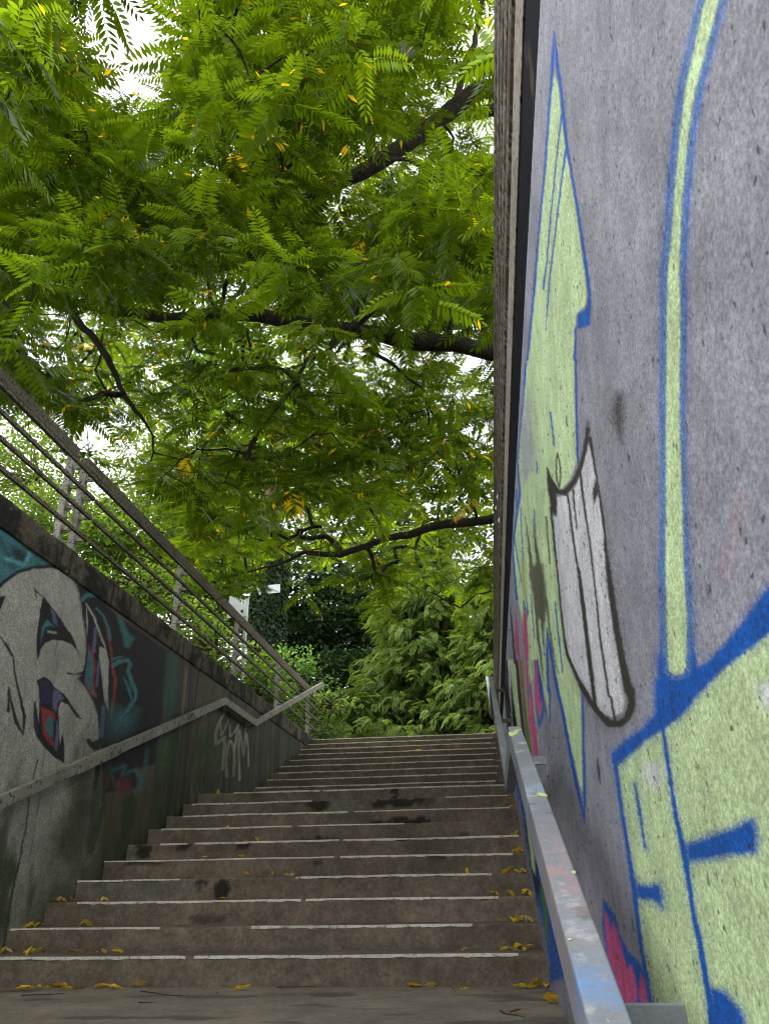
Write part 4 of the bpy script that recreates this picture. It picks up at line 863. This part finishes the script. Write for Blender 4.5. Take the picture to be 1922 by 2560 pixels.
for c_ in ck:
    Vk, Qk = tubes([c_], 6); mesh_obj('fruit_string', Vk, Qk, mfr, tree, col=np.tile([.13, .17, .03], (len(Vk), 1)))

# ================================================================== SIMPLE LEAFY TREES AND SHRUBS
LT = (np.array([[0, 0, 0], [.3, .30, .05], [.35, 0, 0], [.3, -.30, .05], [.7, .24, .02], [.7, -.24, .02], [1, 0, -.1]]),
      np.array([(0, 2, 1), (0, 3, 2), (1, 2, 4), (2, 3, 5), (2, 5, 4), (4, 5, 6)]), np.zeros(7, int))
def leafy(name, label, cat, base_, blobs, nleaf, size, colr, mat, trunk=None, group=None, cl_n=None, spread=.28, bark='barkfar', crown='crown', flat=.5):
    """blobs: (centre, radii, weight)"""
    t_ = tag(empty(name, base_), label, cat, group)
    nc = cl_n or max(20, nleaf//28); w = np.array([bb[2] for bb in blobs], float); w /= w.sum(); pk = rng.choice(len(blobs), nc, p=w)
    cen = np.array([bb[0] for bb in blobs])[pk]; rad = np.array([bb[1] for bb in blobs])[pk]
    cc = cen+unit(nc)*rad*(rng.uniform(.15, 1, nc)**.45)[:, None]
    k = rng.integers(0, nc, nleaf); p = cc[k]+rng.normal(0, 1, (nleaf, 3))*spread*np.array([1, 1, .45])
    p[:, 2] = np.maximum(p[:, 2], ZG+.05)
    d = unit(nleaf)*np.array([1, 1, flat])+np.array([0, 0, -.25]); shade = rng.random(nc)[k]
    mm = basis(d, rng.normal(0, .7, nleaf)); c0 = np.array(colr)
    def cf(wi, ids): return (c0[None]*(.6+.8*shade[wi])[:, None]*rng.uniform(.8, 1.2, (len(wi), 1)))[:, None]*np.ones((1, len(ids), 1))
    v, f, c = instance([LT], p, mm, size*rng.uniform(.7, 1.25, nleaf), cf)
    mesh_obj(crown, v, f, mat, t_, col=c)
    if trunk:
        tp = [smooth(q, r_, 30, .05) for q, r_ in trunk]
        root = np.array(trunk[0][0][-1]) 
        allp = np.concatenate([q[0] for q in tp])
        for c_ in cc[rng.choice(nc, min(nc, 70), replace=False)]:
            s = allp[np.linalg.norm(allp-c_, axis=1).argmin()]; u = np.linspace(0, 1, 8)[:, None]
            tp.append((s*(1-u)+c_*u+np.array([0, 0, .15])*np.sin(u*np.pi), np.linspace(.035, .008, 8)))
        v, q = tubes(tp, 8); mesh_obj('trunk', v, q, M[bark], t_)
    return t_
def at(x, y, Y): return atY(x, y, Y)
def G(x, Y): p = at(x, 1840, Y); return np.array([p[0], Y, ZG])
def blob(x, y, Y, rx, rz, w=1, ry=None): return (at(x, y, Y), (rx, ry or rx, rz), w)
dkg = (.036, .068, .02); mid = (.05, .10, .02); lt = (.11, .18, .05)
g0 = G(905, 27)
leafy('dark_tree', 'dark shady broadleaf tree behind the top of the stairs', 'tree', g0, [blob(880, 1450, 27, 2.6, 1.6, 2), blob(760, 1500, 28, 2.4, 1.6, 1.4), blob(860, 1580, 27, 2.2, 1.0, 1.5), blob(950, 1540, 27, 1.6, 1.4, 1), blob(720, 1580, 28, 1.6, 1.3, 1.8), blob(780, 1640, 28, 1.4, .8, 1.2), blob(860, 1690, 26, 1.4, .8, 1), blob(780, 1720, 26, .9, .5, .4), blob(940, 1700, 26, 1.2, 1.0, 1)],
      30000, .17, dkg, M['leafdark'], [([g0, at(915, 1740, 27), at(900, 1660, 27), at(880, 1560, 27), at(860, 1450, 27)], [.28, .22, .18, .13, .05]), ([at(912, 1720, 27), at(880, 1700, 27), at(840, 1690, 27)], [.14, .1, .05]), ([at(905, 1670, 27), at(940, 1640, 27), at(960, 1700, 27)], [.12, .1, .05])], bark='bark')
g1 = G(1000, 33)
leafy('leafy_tree', 'tall leafy tree far behind the yew, seen through its gaps', 'tree', g1, [blob(1050, 1300, 33, 5, 3.5, 2), blob(850, 1330, 33, 4, 3, 1.4), blob(1250, 1400, 33, 4, 4, 1), blob(1000, 1550, 33, 4, 2.2, 1)],
      9000, .26, dkg, M['leafdark'], [([g1, at(1000, 1500, 33), at(1000, 1300, 33)], [.35, .25, .08])], spread=.5, bark='bark')
# bright trees beyond the railing, sky showing through
g2 = G(330, 24)
leafy('feathery_tree', 'pale green airy tree behind the railing beside the white sign', 'tree', g2, [blob(430, 1330, 24, 2.4, 1.8, 2), blob(330, 1420, 23, 1.8, 1.2, 1), blob(520, 1400, 23, 1.6, 1.3, 1), blob(400, 1180, 25, 2.6, 1.4, 1.2), blob(450, 1480, 22, 1.2, .7, .8), blob(560, 1520, 24, 1.3, 1.2, 1.4), blob(600, 1400, 24, 1.3, .9, 1)],
      24000, .17, (.12, .19, .035), M['leaffar'], [([g2, at(360, 1500, 24), at(430, 1330, 24), at(420, 1200, 24)], [.2, .16, .1, .04])], spread=.3)
g3 = G(120, 26)
leafy('feathery_tree', 'airy light green tree at the far left behind the near railing', 'tree', g3, [blob(60, 1150, 24, 2.6, 1.5, 1.2), blob(180, 1290, 23, 1.8, 1.0, 1), blob(60, 1330, 22, 1.8, .8, .7), blob(250, 1360, 22, 1.3, .8, .8), blob(-120, 1200, 24, 3, 2, 1)],
      15000, .16, (.12, .19, .045), M['leaffar'], [([g3, at(120, 1400, 25), at(100, 1200, 25)], [.2, .15, .05])], spread=.32)
g4 = G(500, 30)
pine = leafy('tall_tree', 'tall tree with reddish bare trunk rising behind the canopy', 'tree', g4, [blob(420, 900, 30, 5, 4, 1), blob(620, 1000, 31, 5, 4, 1), blob(800, 1150, 32, 5, 3.5, 1), blob(560, 1280, 30, 3.5, 2, 1)],
      17000, .27, (.09, .16, .025), M['leaffar'], [([g4, at(515, 1400, 30), at(522, 1130, 30), at(530, 850, 30), at(530, 600, 30)], [.45, .4, .35, .25, .1])], spread=.5)
# shrubs behind the railing
for i, (x, y, Y, rx, rz, n, c, lab) in enumerate([
    (430, 1560, 17, 1.3, .7, 3800, lt, 'bright leafy shrub behind the middle of the railing'),
    (540, 1640, 17, 1.2, .75, 4200, lt, 'pale green bush behind the foot of the white pole'),
    (640, 1720, 18, 1.1, .8, 4200, (.09, .16, .05), 'light green bush between the last two railing posts'),
    (640, 1760, 20, 1.1, .45, 2000, (.05, .10, .02), 'deep green shrub at the base of the ivy trunk'),
    (735, 1700, 19.5, 1.0, .8, 2500, (.10, .19, .07), 'slender leafy shrub arching over the end of the railing'),
    (790, 1838, 19, .8, .18, 2000, (.13, .21, .09), 'low pale green bush at the left end of the top step'),
    (350, 1480, 15.5, 1.1, .6, 2200, (.07, .13, .02), 'dark green bush close behind the second railing post')]):
    c_ = at(x, y, Y); leafy('shrub', lab, 'shrub', (c_[0], Y, ZG), [(c_, (rx, rx, rz), 1), ((c_[0], Y, (c_[2]+ZG)/2), (rx*1.1, rx, max(.3, (c_[2]-ZG)/2)), 1)], n, .10, c, M['leaffar'], [([np.array([c_[0], Y, ZG]), c_], [.04, .02])], group='shrubs behind the railing', spread=.16, crown='foliage')
for i, (x, y, Y, lab) in enumerate([(830, 1765, 18.5, 'thin drooping spray of leaves in front of the dark stone wall')]):
    c_ = at(x, y, Y); leafy('shrub', lab, 'shrub', (c_[0], Y, ZG), [(c_, (.7, .4, .22), 1)], 420, .10, (.13, .20, .07), M['leaffar'], [([np.array([c_[0]-.4, Y, ZG]), c_], [.03, .012])], group='shrubs behind the railing', spread=.14, crown='foliage')

# ================================================================== YEW / CYPRESS
def frond(seed, L=.42, n=13):
    g = np.random.default_rng(seed); V = []; Fc = []; ids = []
    def sp(t): return np.array([L*t, 0, -.45*L*t*t])
    for j in range(2*n+1):
        if j == 2*n: t = .93; ang = 0; ln = .12
        else: t = .08+.88*(j//2)/n; ang = (1 if j % 2 else -1)*R(48)+g.normal(0, .12); ln = .13*(1-.6*t)+.03
        o = sp(t); d = np.array([math.cos(ang), math.sin(ang), -.35+g.normal(0, .12)]); s = np.cross([0, 0, 1], d); s /= np.linalg.norm(s); w = .0095
        k = len(V); V += [o, o+d*ln*.5+s*w, o+d*ln+np.array([0, 0, -.03]), o+d*ln*.5-s*w]; Fc += [(k, k+1, k+2), (k, k+2, k+3)]; ids += [j]*4
    return np.array(V), np.array(Fc), np.array(ids)
fr = [frond(i) for i in range(5)]
def conifer(label, x, Y, h, rad, n, skew=0, seed=1, cx=None):
    g_ = G(x, Y); t_ = tag(empty('conifer_tree', g_), label, 'conifer', 'conifers at the top of the stairs')
    k = int(n/22); hh = rng.uniform(0, 1, k)**1.05; az = rng.uniform(0, 2*np.pi, k)
    prof_ = rad*(1-hh**1.35)*rng.uniform(.45, 1.08, k)*(.75+.5*vnoise(az*1.6, hh*6, seed))
    bc = g_+np.stack([np.cos(az)*prof_, np.sin(az)*prof_, .25+hh*h-.25*prof_*.3], -1)
    i = rng.integers(0, k, n); out = np.stack([np.cos(az[i]), np.sin(az[i]), np.zeros(n)], -1)
    tt = rng.uniform(-.9, .25, n)
    p = bc[i]+out*tt[:, None]*.9+rng.normal(0, .14, (n, 3))*[1, 1, .6]+np.array([0, 0, -1])*(tt[:, None]**2)*.1
    p[:, 2] = np.maximum(p[:, 2], ZG+.1)
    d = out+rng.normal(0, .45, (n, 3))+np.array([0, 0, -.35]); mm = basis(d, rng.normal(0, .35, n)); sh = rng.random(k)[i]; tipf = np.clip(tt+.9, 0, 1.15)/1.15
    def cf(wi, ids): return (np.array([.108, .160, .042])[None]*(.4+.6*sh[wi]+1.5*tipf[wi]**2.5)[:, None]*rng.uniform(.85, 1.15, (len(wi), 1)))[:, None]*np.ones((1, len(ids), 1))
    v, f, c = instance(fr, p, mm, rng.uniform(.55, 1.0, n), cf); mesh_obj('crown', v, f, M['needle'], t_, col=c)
    tp = [(np.linspace(g_, g_+[0, 0, h*.95], 12), np.linspace(.16, .03, 12))]
    for q in rng.choice(k, min(k, 60), replace=False):
        s = g_+[0, 0, max(.3, bc[q][2]-g_[2]-.3)]; u = np.linspace(0, 1, 6)[:, None]; tp.append((s*(1-u)+bc[q]*u, np.linspace(.04, .01, 6)))
    v, q = tubes(tp, 6); mesh_obj('trunk', v, q, M['bark'], t_)
conifer('large drooping green conifer standing behind the top step', 1085, 22, 7.2, 2.7, 19000, seed=3)
conifer('low conifer spreading at the left foot of the large conifer', 900, 20.5, 1.9, 1.25, 4200, seed=5)
conifer('conifer half hidden behind the mural wall at the stair top', 1260, 20, 5.2, 1.7, 6500, seed=8)

# ================================================================== IVY TRUNK, SIGNS, STONE WALL
ivy = tag(empty('ivy_covered_tree', G(668, 21)), 'thick tree trunk wrapped in dark ivy beside the white sign pole', 'tree')
c0 = at(668, 1600, 21); top = at(672, 1300, 21)
v, q = tubes([smooth([(c0[0]+.05, 21, ZG-.1), (c0[0], 21, ZG+1), tuple(c0), tuple(at(668, 1460, 21)), tuple(top), tuple(at(700, 1000, 21.5))], [.46, .40, .37, .35, .30, .14], 40, .06)], 16)
mesh_obj('trunk', v, q, M['barkfar'], ivy, smooth=True)
n = 12000; zz = rng.uniform(ZG+.1, at(668, 1330, 21)[2], n); an = rng.uniform(0, 2*np.pi, n); rr = .40+.12*fbm(an*2, zz*2, 3, 5)+rng.uniform(0, .05, n)
p = np.stack([c0[0]+np.cos(an)*rr, 21+np.sin(an)*rr, zz], -1); d = np.stack([np.cos(an)*.5, np.sin(an)*.5, -.9+0*an], -1)+rng.normal(0, .25, (n, 3)); sh = rng.random(n)
v, f, c = instance([LT], p, basis(d, rng.normal(0, .5, n)), rng.uniform(.09, .15, n), lambda wi, ids: (np.array([.035, .06, .022])[None]*(.6+.9*sh[wi])[:, None])[:, None]*np.ones((1, len(ids), 1)))
mesh_obj('ivy', v, f, M['leafdark'], ivy, col=c)
sg = tag(empty('street_sign', tuple(G(610, 17))), 'white sign board on a grey pole behind the railing', 'sign')
pb = at(605, 1700, 17); pt_ = at(618, 1498, 17)
v, q = tubes([([(pt_[0], 17, ZG-.1), (pt_[0], 17, ZG+1.5), (pt_[0], 17, pt_[2])], [.045, .045, .045]), ([(pt_[0], 17, pt_[2]), (pt_[0], 17, pt_[2]+.006)], [.045, .001])], 14)
mesh_obj('pole', v, q, M['pole'], sg, smooth=True)
TL, TR, BR, BL = at(574, 1490, 17.02), at(616, 1500, 16.94), at(617, 1540, 16.94), at(566, 1546, 17.02)
b = MB(); b.hexa([TL, TR, BR, BL]+[np.array(k_)+[0, .012, 0] for k_ in (TL, TR, BR, BL)]); b.build('sign_board', M['white'], sg)
b = MB(); b.add([np.array(at(601, 1527, 16.93)), at(607, 1523, 16.93), at(608, 1533, 16.93), at(602, 1531, 16.93)], [(0, 1, 2, 3)]); b.build('arrow_mark', M['black'], sg)
s2 = tag(empty('blank_sign', tuple(at(672, 1480, 20.5))), 'plain white rectangular board hung on the ivy covered trunk', 'sign')
q4 = [at(640, 1466, 20.5), at(700, 1460, 20.5), at(699, 1481, 20.5), at(648, 1487, 20.5)]
b = MB(); b.hexa(q4+[k_+np.array([0, .03, 0]) for k_ in q4]); b.build('sign_board', M['white'], s2)
b = MB(); b.box(q4[0][0]+.3, q4[0][0]+.36, 20.53, 20.75, q4[2][2]+.05, q4[2][2]+.15); b.build('bracket', M['pole'], s2)
w1 = tag(empty('stone_wall', tuple(G(800, 30))), 'dark old stone wall beyond the top of the stairs', 'wall')
a_, c_ = at(560, 1752, 30), at(1300, 1752, 30); b = MB(); b.box(a_[0], c_[0], 30, 30.4, ZG-.2, at(800, 1752, 30)[2]); b.build('masonry', M['stone'], w1)
b = MB(); b.box(a_[0]-.03, c_[0]+.03, 29.95, 30.45, at(800, 1752, 30)[2]+.002, at(800, 1752, 30)[2]+.12); b.build('capstones', M['stone'], w1, bevel=.03)

# ================================================================== FALLEN LEAVES
def fallen(seed, curl):
    g = np.random.default_rng(seed); n = 9; V = []; Fc = []
    for i in range(n):
        t = i/(n-1); w = .5*math.sin(math.pi*min(1, t*.93+.05))**.8; 
        for s, k in ((-1, 1), (-.5, .4), (0, 0), (.5, .4), (1, 1)):
            V.append((t-.5, s*w*.36, curl*(.22*k*w*2+.22*(t-.4)**2)+.02*g.normal()))
    for i in range(n-1):
        for k in range(4): a = i*5+k; Fc.append((a, a+1, a+6, a+5))
    k0 = len(V); V += [(-.5, .01, curl*.05), (-.5, -.01, curl*.05), (-.85, 0, .06)]; Fc.append((k0, k0+1, k0+2))
    return V, Fc
leafcols = [(.80, .52, .01), (.70, .45, .04), (.50, .34, .09), (.26, .17, .07), (.88, .62, .02)]
lmesh = []
for i in range(10):
    V5, F5 = fallen(i, [.5, 1, 1.6, .8][i % 4]); me = bpy.data.meshes.new('fallen_leaf'); me.from_pydata(V5, [], F5); me.update()
    a = me.color_attributes.new('col', 'FLOAT_COLOR', 'POINT'); cc_ = np.array(leafcols[i % 5]); arr = np.ones((len(V5), 4), np.float32); arr[:, :3] = cc_*(.8+.4*np.random.default_rng(i).random((len(V5), 1))); a.data.foreach_set('color', arr.ravel())
    me.materials.append(M['litter']); lmesh.append(me)
ordn = ['ground', 'first', 'second', 'third', 'fourth', 'fifth', 'sixth', 'seventh', 'eighth', 'ninth', 'tenth']
def leafobj(p, s, mi, label, group, yaw=None, tilt=.15):
    o = bpy.data.objects.new('fallen_leaf', lmesh[mi]); COL.objects.link(o); o.location = p; o.scale = (s, s, s)
    o.rotation_euler = (rng.normal(0, tilt), rng.normal(0, tilt), rng.uniform(0, 6.28) if yaw is None else yaw); tag(o, label, 'leaf', group)
def zstep(k): return ZF+.15*k+(.0112 if k == 1 else 0)
# on the landing (pixel positions of single leaves)
gl = 'fallen leaves on the bottom landing'
for (x, y, s, mi, yaw, lab) in [(55, 2472, .10, 0, .2, 'bright yellow leaf flat on the landing, leftmost of the row below the first step'), (88, 2470, .10, 4, 2.8, 'yellow leaf crossing the leftmost leaf on the landing'), (100, 2462, .08, 0, .1, 'yellow leaf behind the crossed pair at the left of the landing'),
    (118, 2470, .07, 4, 1.3, 'upturned yellow leaf right of the crossed pair on the landing'), (150, 2466, .09, 1, 0, 'tan leaf between two yellow ones on the landing'), (168, 2472, .09, 0, .3, 'rounded yellow leaf in the left landing litter'), (195, 2475, .08, 3, .5, 'brown curled leaf in the left landing litter'),
    (250, 2468, .08, 1, .1, 'dull tan leaf left of the big yellow leaf on the landing'), (282, 2469, .12, 4, .15, 'large bright yellow leaf on the landing below the first step'), (312, 2462, .06, 1, 1, 'small pale leaf right of the large yellow landing leaf'), (350, 2465, .09, 2, .2, 'faded yellow leaf at the twig end on the landing'),
    (372, 2464, .07, 3, 2, 'brown leaf touching the faded one on the landing'), (603, 2472, .11, 4, .05, 'single curved yellow leaf at the middle of the landing'), (902, 2462, .06, 1, .1, 'tiny yellow leaf lying alone left of centre on the landing'), (1035, 2464, .10, 0, .15, 'long yellow leaf right of the landing centre'), (1078, 2468, .07, 2, .3, 'pale crumpled leaf beside the long yellow leaf'),
    (1134, 2469, .05, 1, 1.2, 'small triangular yellow leaf on the landing toward the right'), (1160, 2476, .05, 1, .2, 'flat little tan leaf toward the right of the landing'), (1310, 2468, .13, 4, .1, 'long bright yellow leaf leading the pile by the mural wall'), (1340, 2466, .10, 2, .8, 'crumpled tan leaf under the pile by the mural wall'),
    (1350, 2455, .10, 0, 2.2, 'golden leaf on top of the pile by the mural wall'), (1368, 2462, .11, 0, 1.4, 'upright golden leaf at the right of the landing pile'), (1385, 2505, .13, 1, -.6, 'large tan yellow leaf lying near the foot of the mural wall'), (1378, 2497, .08, 2, .1, 'thin pale leaf just behind the large tan leaf'), (1290, 2530, .07, 3, -.4, 'narrow brown leaf alone on the near landing')]:
    p = atZ(x, y, ZF+.012); leafobj(p, s, mi, lab, gl, yaw)
# on the steps: (step, x0, x1, n, size)
sidew = lambda xx: 'against the graffiti wall' if xx < -2.6 else ('left of centre' if xx < -1.5 else ('near the middle' if xx < -.7 else ('right of centre' if xx < -.2 else 'by the mural wall')))
for (k, x0, x1, n) in [(1, 0, 60, 3), (1, 125, 190, 4), (1, 210, 300, 5), (1, 330, 370, 2), (1, 1150, 1190, 1), (1, 1255, 1345, 8), (2, 75, 130, 5), (2, 290, 340, 5), (2, 380, 440, 2), (2, 1225, 1250, 1), (2, 1275, 1352, 13), (3, 150, 185, 3), (3, 210, 290, 3), (3, 325, 415, 5), (3, 660, 690, 1), (3, 1225, 1340, 12),
                   (4, 225, 290, 3), (4, 420, 440, 2), (4, 480, 530, 4), (4, 1160, 1200, 2), (4, 1255, 1328, 11), (5, 340, 350, 1), (5, 460, 480, 2), (5, 1250, 1318, 9), (6, 510, 610, 4), (6, 1255, 1308, 7), (7, 480, 505, 1), (7, 1290, 1302, 2), (8, 1270, 1295, 2), (9, 1265, 1290, 3), (10, 480, 492, 1), (10, 1270, 1280, 1)]:
    y = Y1+T1*(k-1); z = zstep(k)
    for j in range(n):
        yy_ = y+(rng.uniform(.12, .36) if k < 3 else rng.uniform(.03, .16)); xx = sx(rng.uniform(x0, x1), 2200, yy_) if False else atZ(rng.uniform(x0, x1), pr(np.array([0, yy_, z]))[1], z)[0] if abs(z) > .08 else (rng.uniform(x0, x1)-1230)/1935*yy_*1.1
        xx = np.clip(xx, xl(y)+.06, xr(y)-.05); mi = int(rng.integers(0, 10)); hue = ['yellow', 'dull yellow', 'tan', 'brown', 'bright yellow'][mi % 5]
        leafobj((xx, yy_, z+.014+.006*j % 3*.01), rng.uniform(.045, .09), mi, f'{hue} fallen leaf on the {ordn[k]} step, {sidew(xx)}', f'{hue} fallen leaves on the {ordn[k]} step, {sidew(xx)}', tilt=.35)
leafobj(tuple(np.array([sx(1045, 1877, YT+T2*5), YT+T2*5+.05, Z10+.1352+.1498*6+.015])), .1, 0, 'lone yellow leaf on the dark upper flight', 'leaf on upper flight', .1)
for i, (x0, y0, x1, y1) in enumerate([(350, 2480, 470, 2492), (340, 2508, 385, 2506), (1245, 2528, 1310, 2545), (690, 2470, 810, 2466), (55, 2490, 170, 2484)]):
    a_ = atZ(x0, y0, ZF+.006); c_ = atZ(x1, y1, ZF+.006); u = np.linspace(0, 1, 8)[:, None]; wv = np.stack([.012*np.sin(u[:, 0]*7+i), .01*np.cos(u[:, 0]*5), 0*u[:, 0]], -1)
    v, q = tubes([(a_*(1-u)+c_*u+wv, np.linspace(.003, .0012, 8))], 5)
    tag(mesh_obj('twig', v, q, M['bark']), ['long thin twig under the left litter row on the landing', 'short twig nearest the camera on the landing', 'bent twig on the landing near the mural wall', 'twig against the riser at the landing centre', 'twig at the far left of the landing'][i], 'twig', 'twigs on the landing')

bits_v = []; bits_f = []
for k in range(0, 11):
    yb = (Y1-.02 if k == 0 else Y1+T1*k); zb = ZF if k == 0 else zstep(k)
    for q_ in range(90 if k == 0 else 34):
        u_ = rng.beta(.5, .35); x_ = xl(yb)+.03+(xr(yb)-xl(yb)-.06)*u_; y_ = yb-abs(rng.normal(0, .05 if k else .16))-.01; s_ = rng.uniform(.004, .014); a_ = rng.uniform(0, 6.28); n0 = len(bits_v)
        for da in (0, 1.9, 3.3, 4.9): bits_v.append((x_+s_*math.cos(a_+da), y_+s_*.6*math.sin(a_+da), zb+.007+rng.uniform(0, .006)))
        bits_f.append((n0, n0+1, n0+2, n0+3))
cb = np.repeat(np.array([(.30, .20, .06), (.12, .08, .04), (.45, .33, .08), (.06, .045, .03)])[rng.integers(0, 4, len(bits_f))], 4, 0)
tag(mesh_obj('leaf_crumbs', bits_v, bits_f, M['litter'], col=cb), 'scattered crumbs of dry leaf in the corners of the treads', 'debris', kind='stuff')

# ================================================================== CAMERA, LIGHT
cam = bpy.data.cameras.new('camera'); co = bpy.data.objects.new('camera', cam); COL.objects.link(co)
cam.sensor_fit = 'HORIZONTAL'; cam.sensor_width = 7.2; cam.lens = F/1922*7.2; cam.clip_start = .02; cam.clip_end = 500
from mathutils import Matrix
co.matrix_world = Matrix([[RT[0], UP[0], -FW[0], 0], [RT[1], UP[1], -FW[1], 0], [RT[2], UP[2], -FW[2], 0], [0, 0, 0, 1]])
cam.dof.use_dof = True; cam.dof.focus_distance = 5.5; cam.dof.aperture_fstop = 3.6
scene.camera = co
scene.cycles.filter_width = 1.0; scene.cycles.denoising_prefilter = 'ACCURATE'
SUN_EL, SUN_AZ = R(56), R(292)      # azimuth measured clockwise from +Y
sd = Vector((math.sin(SUN_AZ)*math.cos(SUN_EL), math.cos(SUN_AZ)*math.cos(SUN_EL), math.sin(SUN_EL)))
sun = bpy.data.lights.new('sun', 'SUN'); sun.energy = 1.3; sun.angle = R(25); sun.color = (1, .97, .92)
so = bpy.data.objects.new('sun', sun); COL.objects.link(so); so.rotation_euler = sd.to_track_quat('Z', 'Y').to_euler()
w = bpy.data.worlds.new('World'); scene.world = w; w.use_nodes = True; nt = w.node_tree; N = nt.nodes; L = nt.links; N.clear()
sky = N.new('ShaderNodeTexSky'); sky.sky_type = 'NISHITA'; sky.sun_disc = False; sky.sun_elevation = SUN_EL; sky.sun_rotation = SUN_AZ
tc = N.new('ShaderNodeTexCoord')
bg1 = N.new('ShaderNodeBackground'); bg1.inputs[1].default_value = .12; L.new(sky.outputs[0], bg1.inputs[0])
bg2 = N.new('ShaderNodeBackground'); bg2.inputs[1].default_value = 1.15
L.new(ramp(N, noise(N, L, 1.6, 5, .55, tc.outputs['Generated']), L, [(.3, (.86, .87, .95)), (.7, (1, 1, 1))]), bg2.inputs[0])
mx = N.new('ShaderNodeMixShader'); mx.inputs[0].default_value = .85; L.new(bg1.outputs[0], mx.inputs[1]); L.new(bg2.outputs[0], mx.inputs[2])
ow = N.new('ShaderNodeOutputWorld'); L.new(mx.outputs[0], ow.inputs[0])
scene.view_settings.view_transform = 'Standard'; scene.view_settings.look = 'None'; scene.view_settings.exposure = 1.55; scene.view_settings.gamma = 1
scene.cycles.max_bounces = 6; scene.cycles.transmission_bounces = 4; scene.cycles.diffuse_bounces = 4; scene.cycles.glossy_bounces = 2
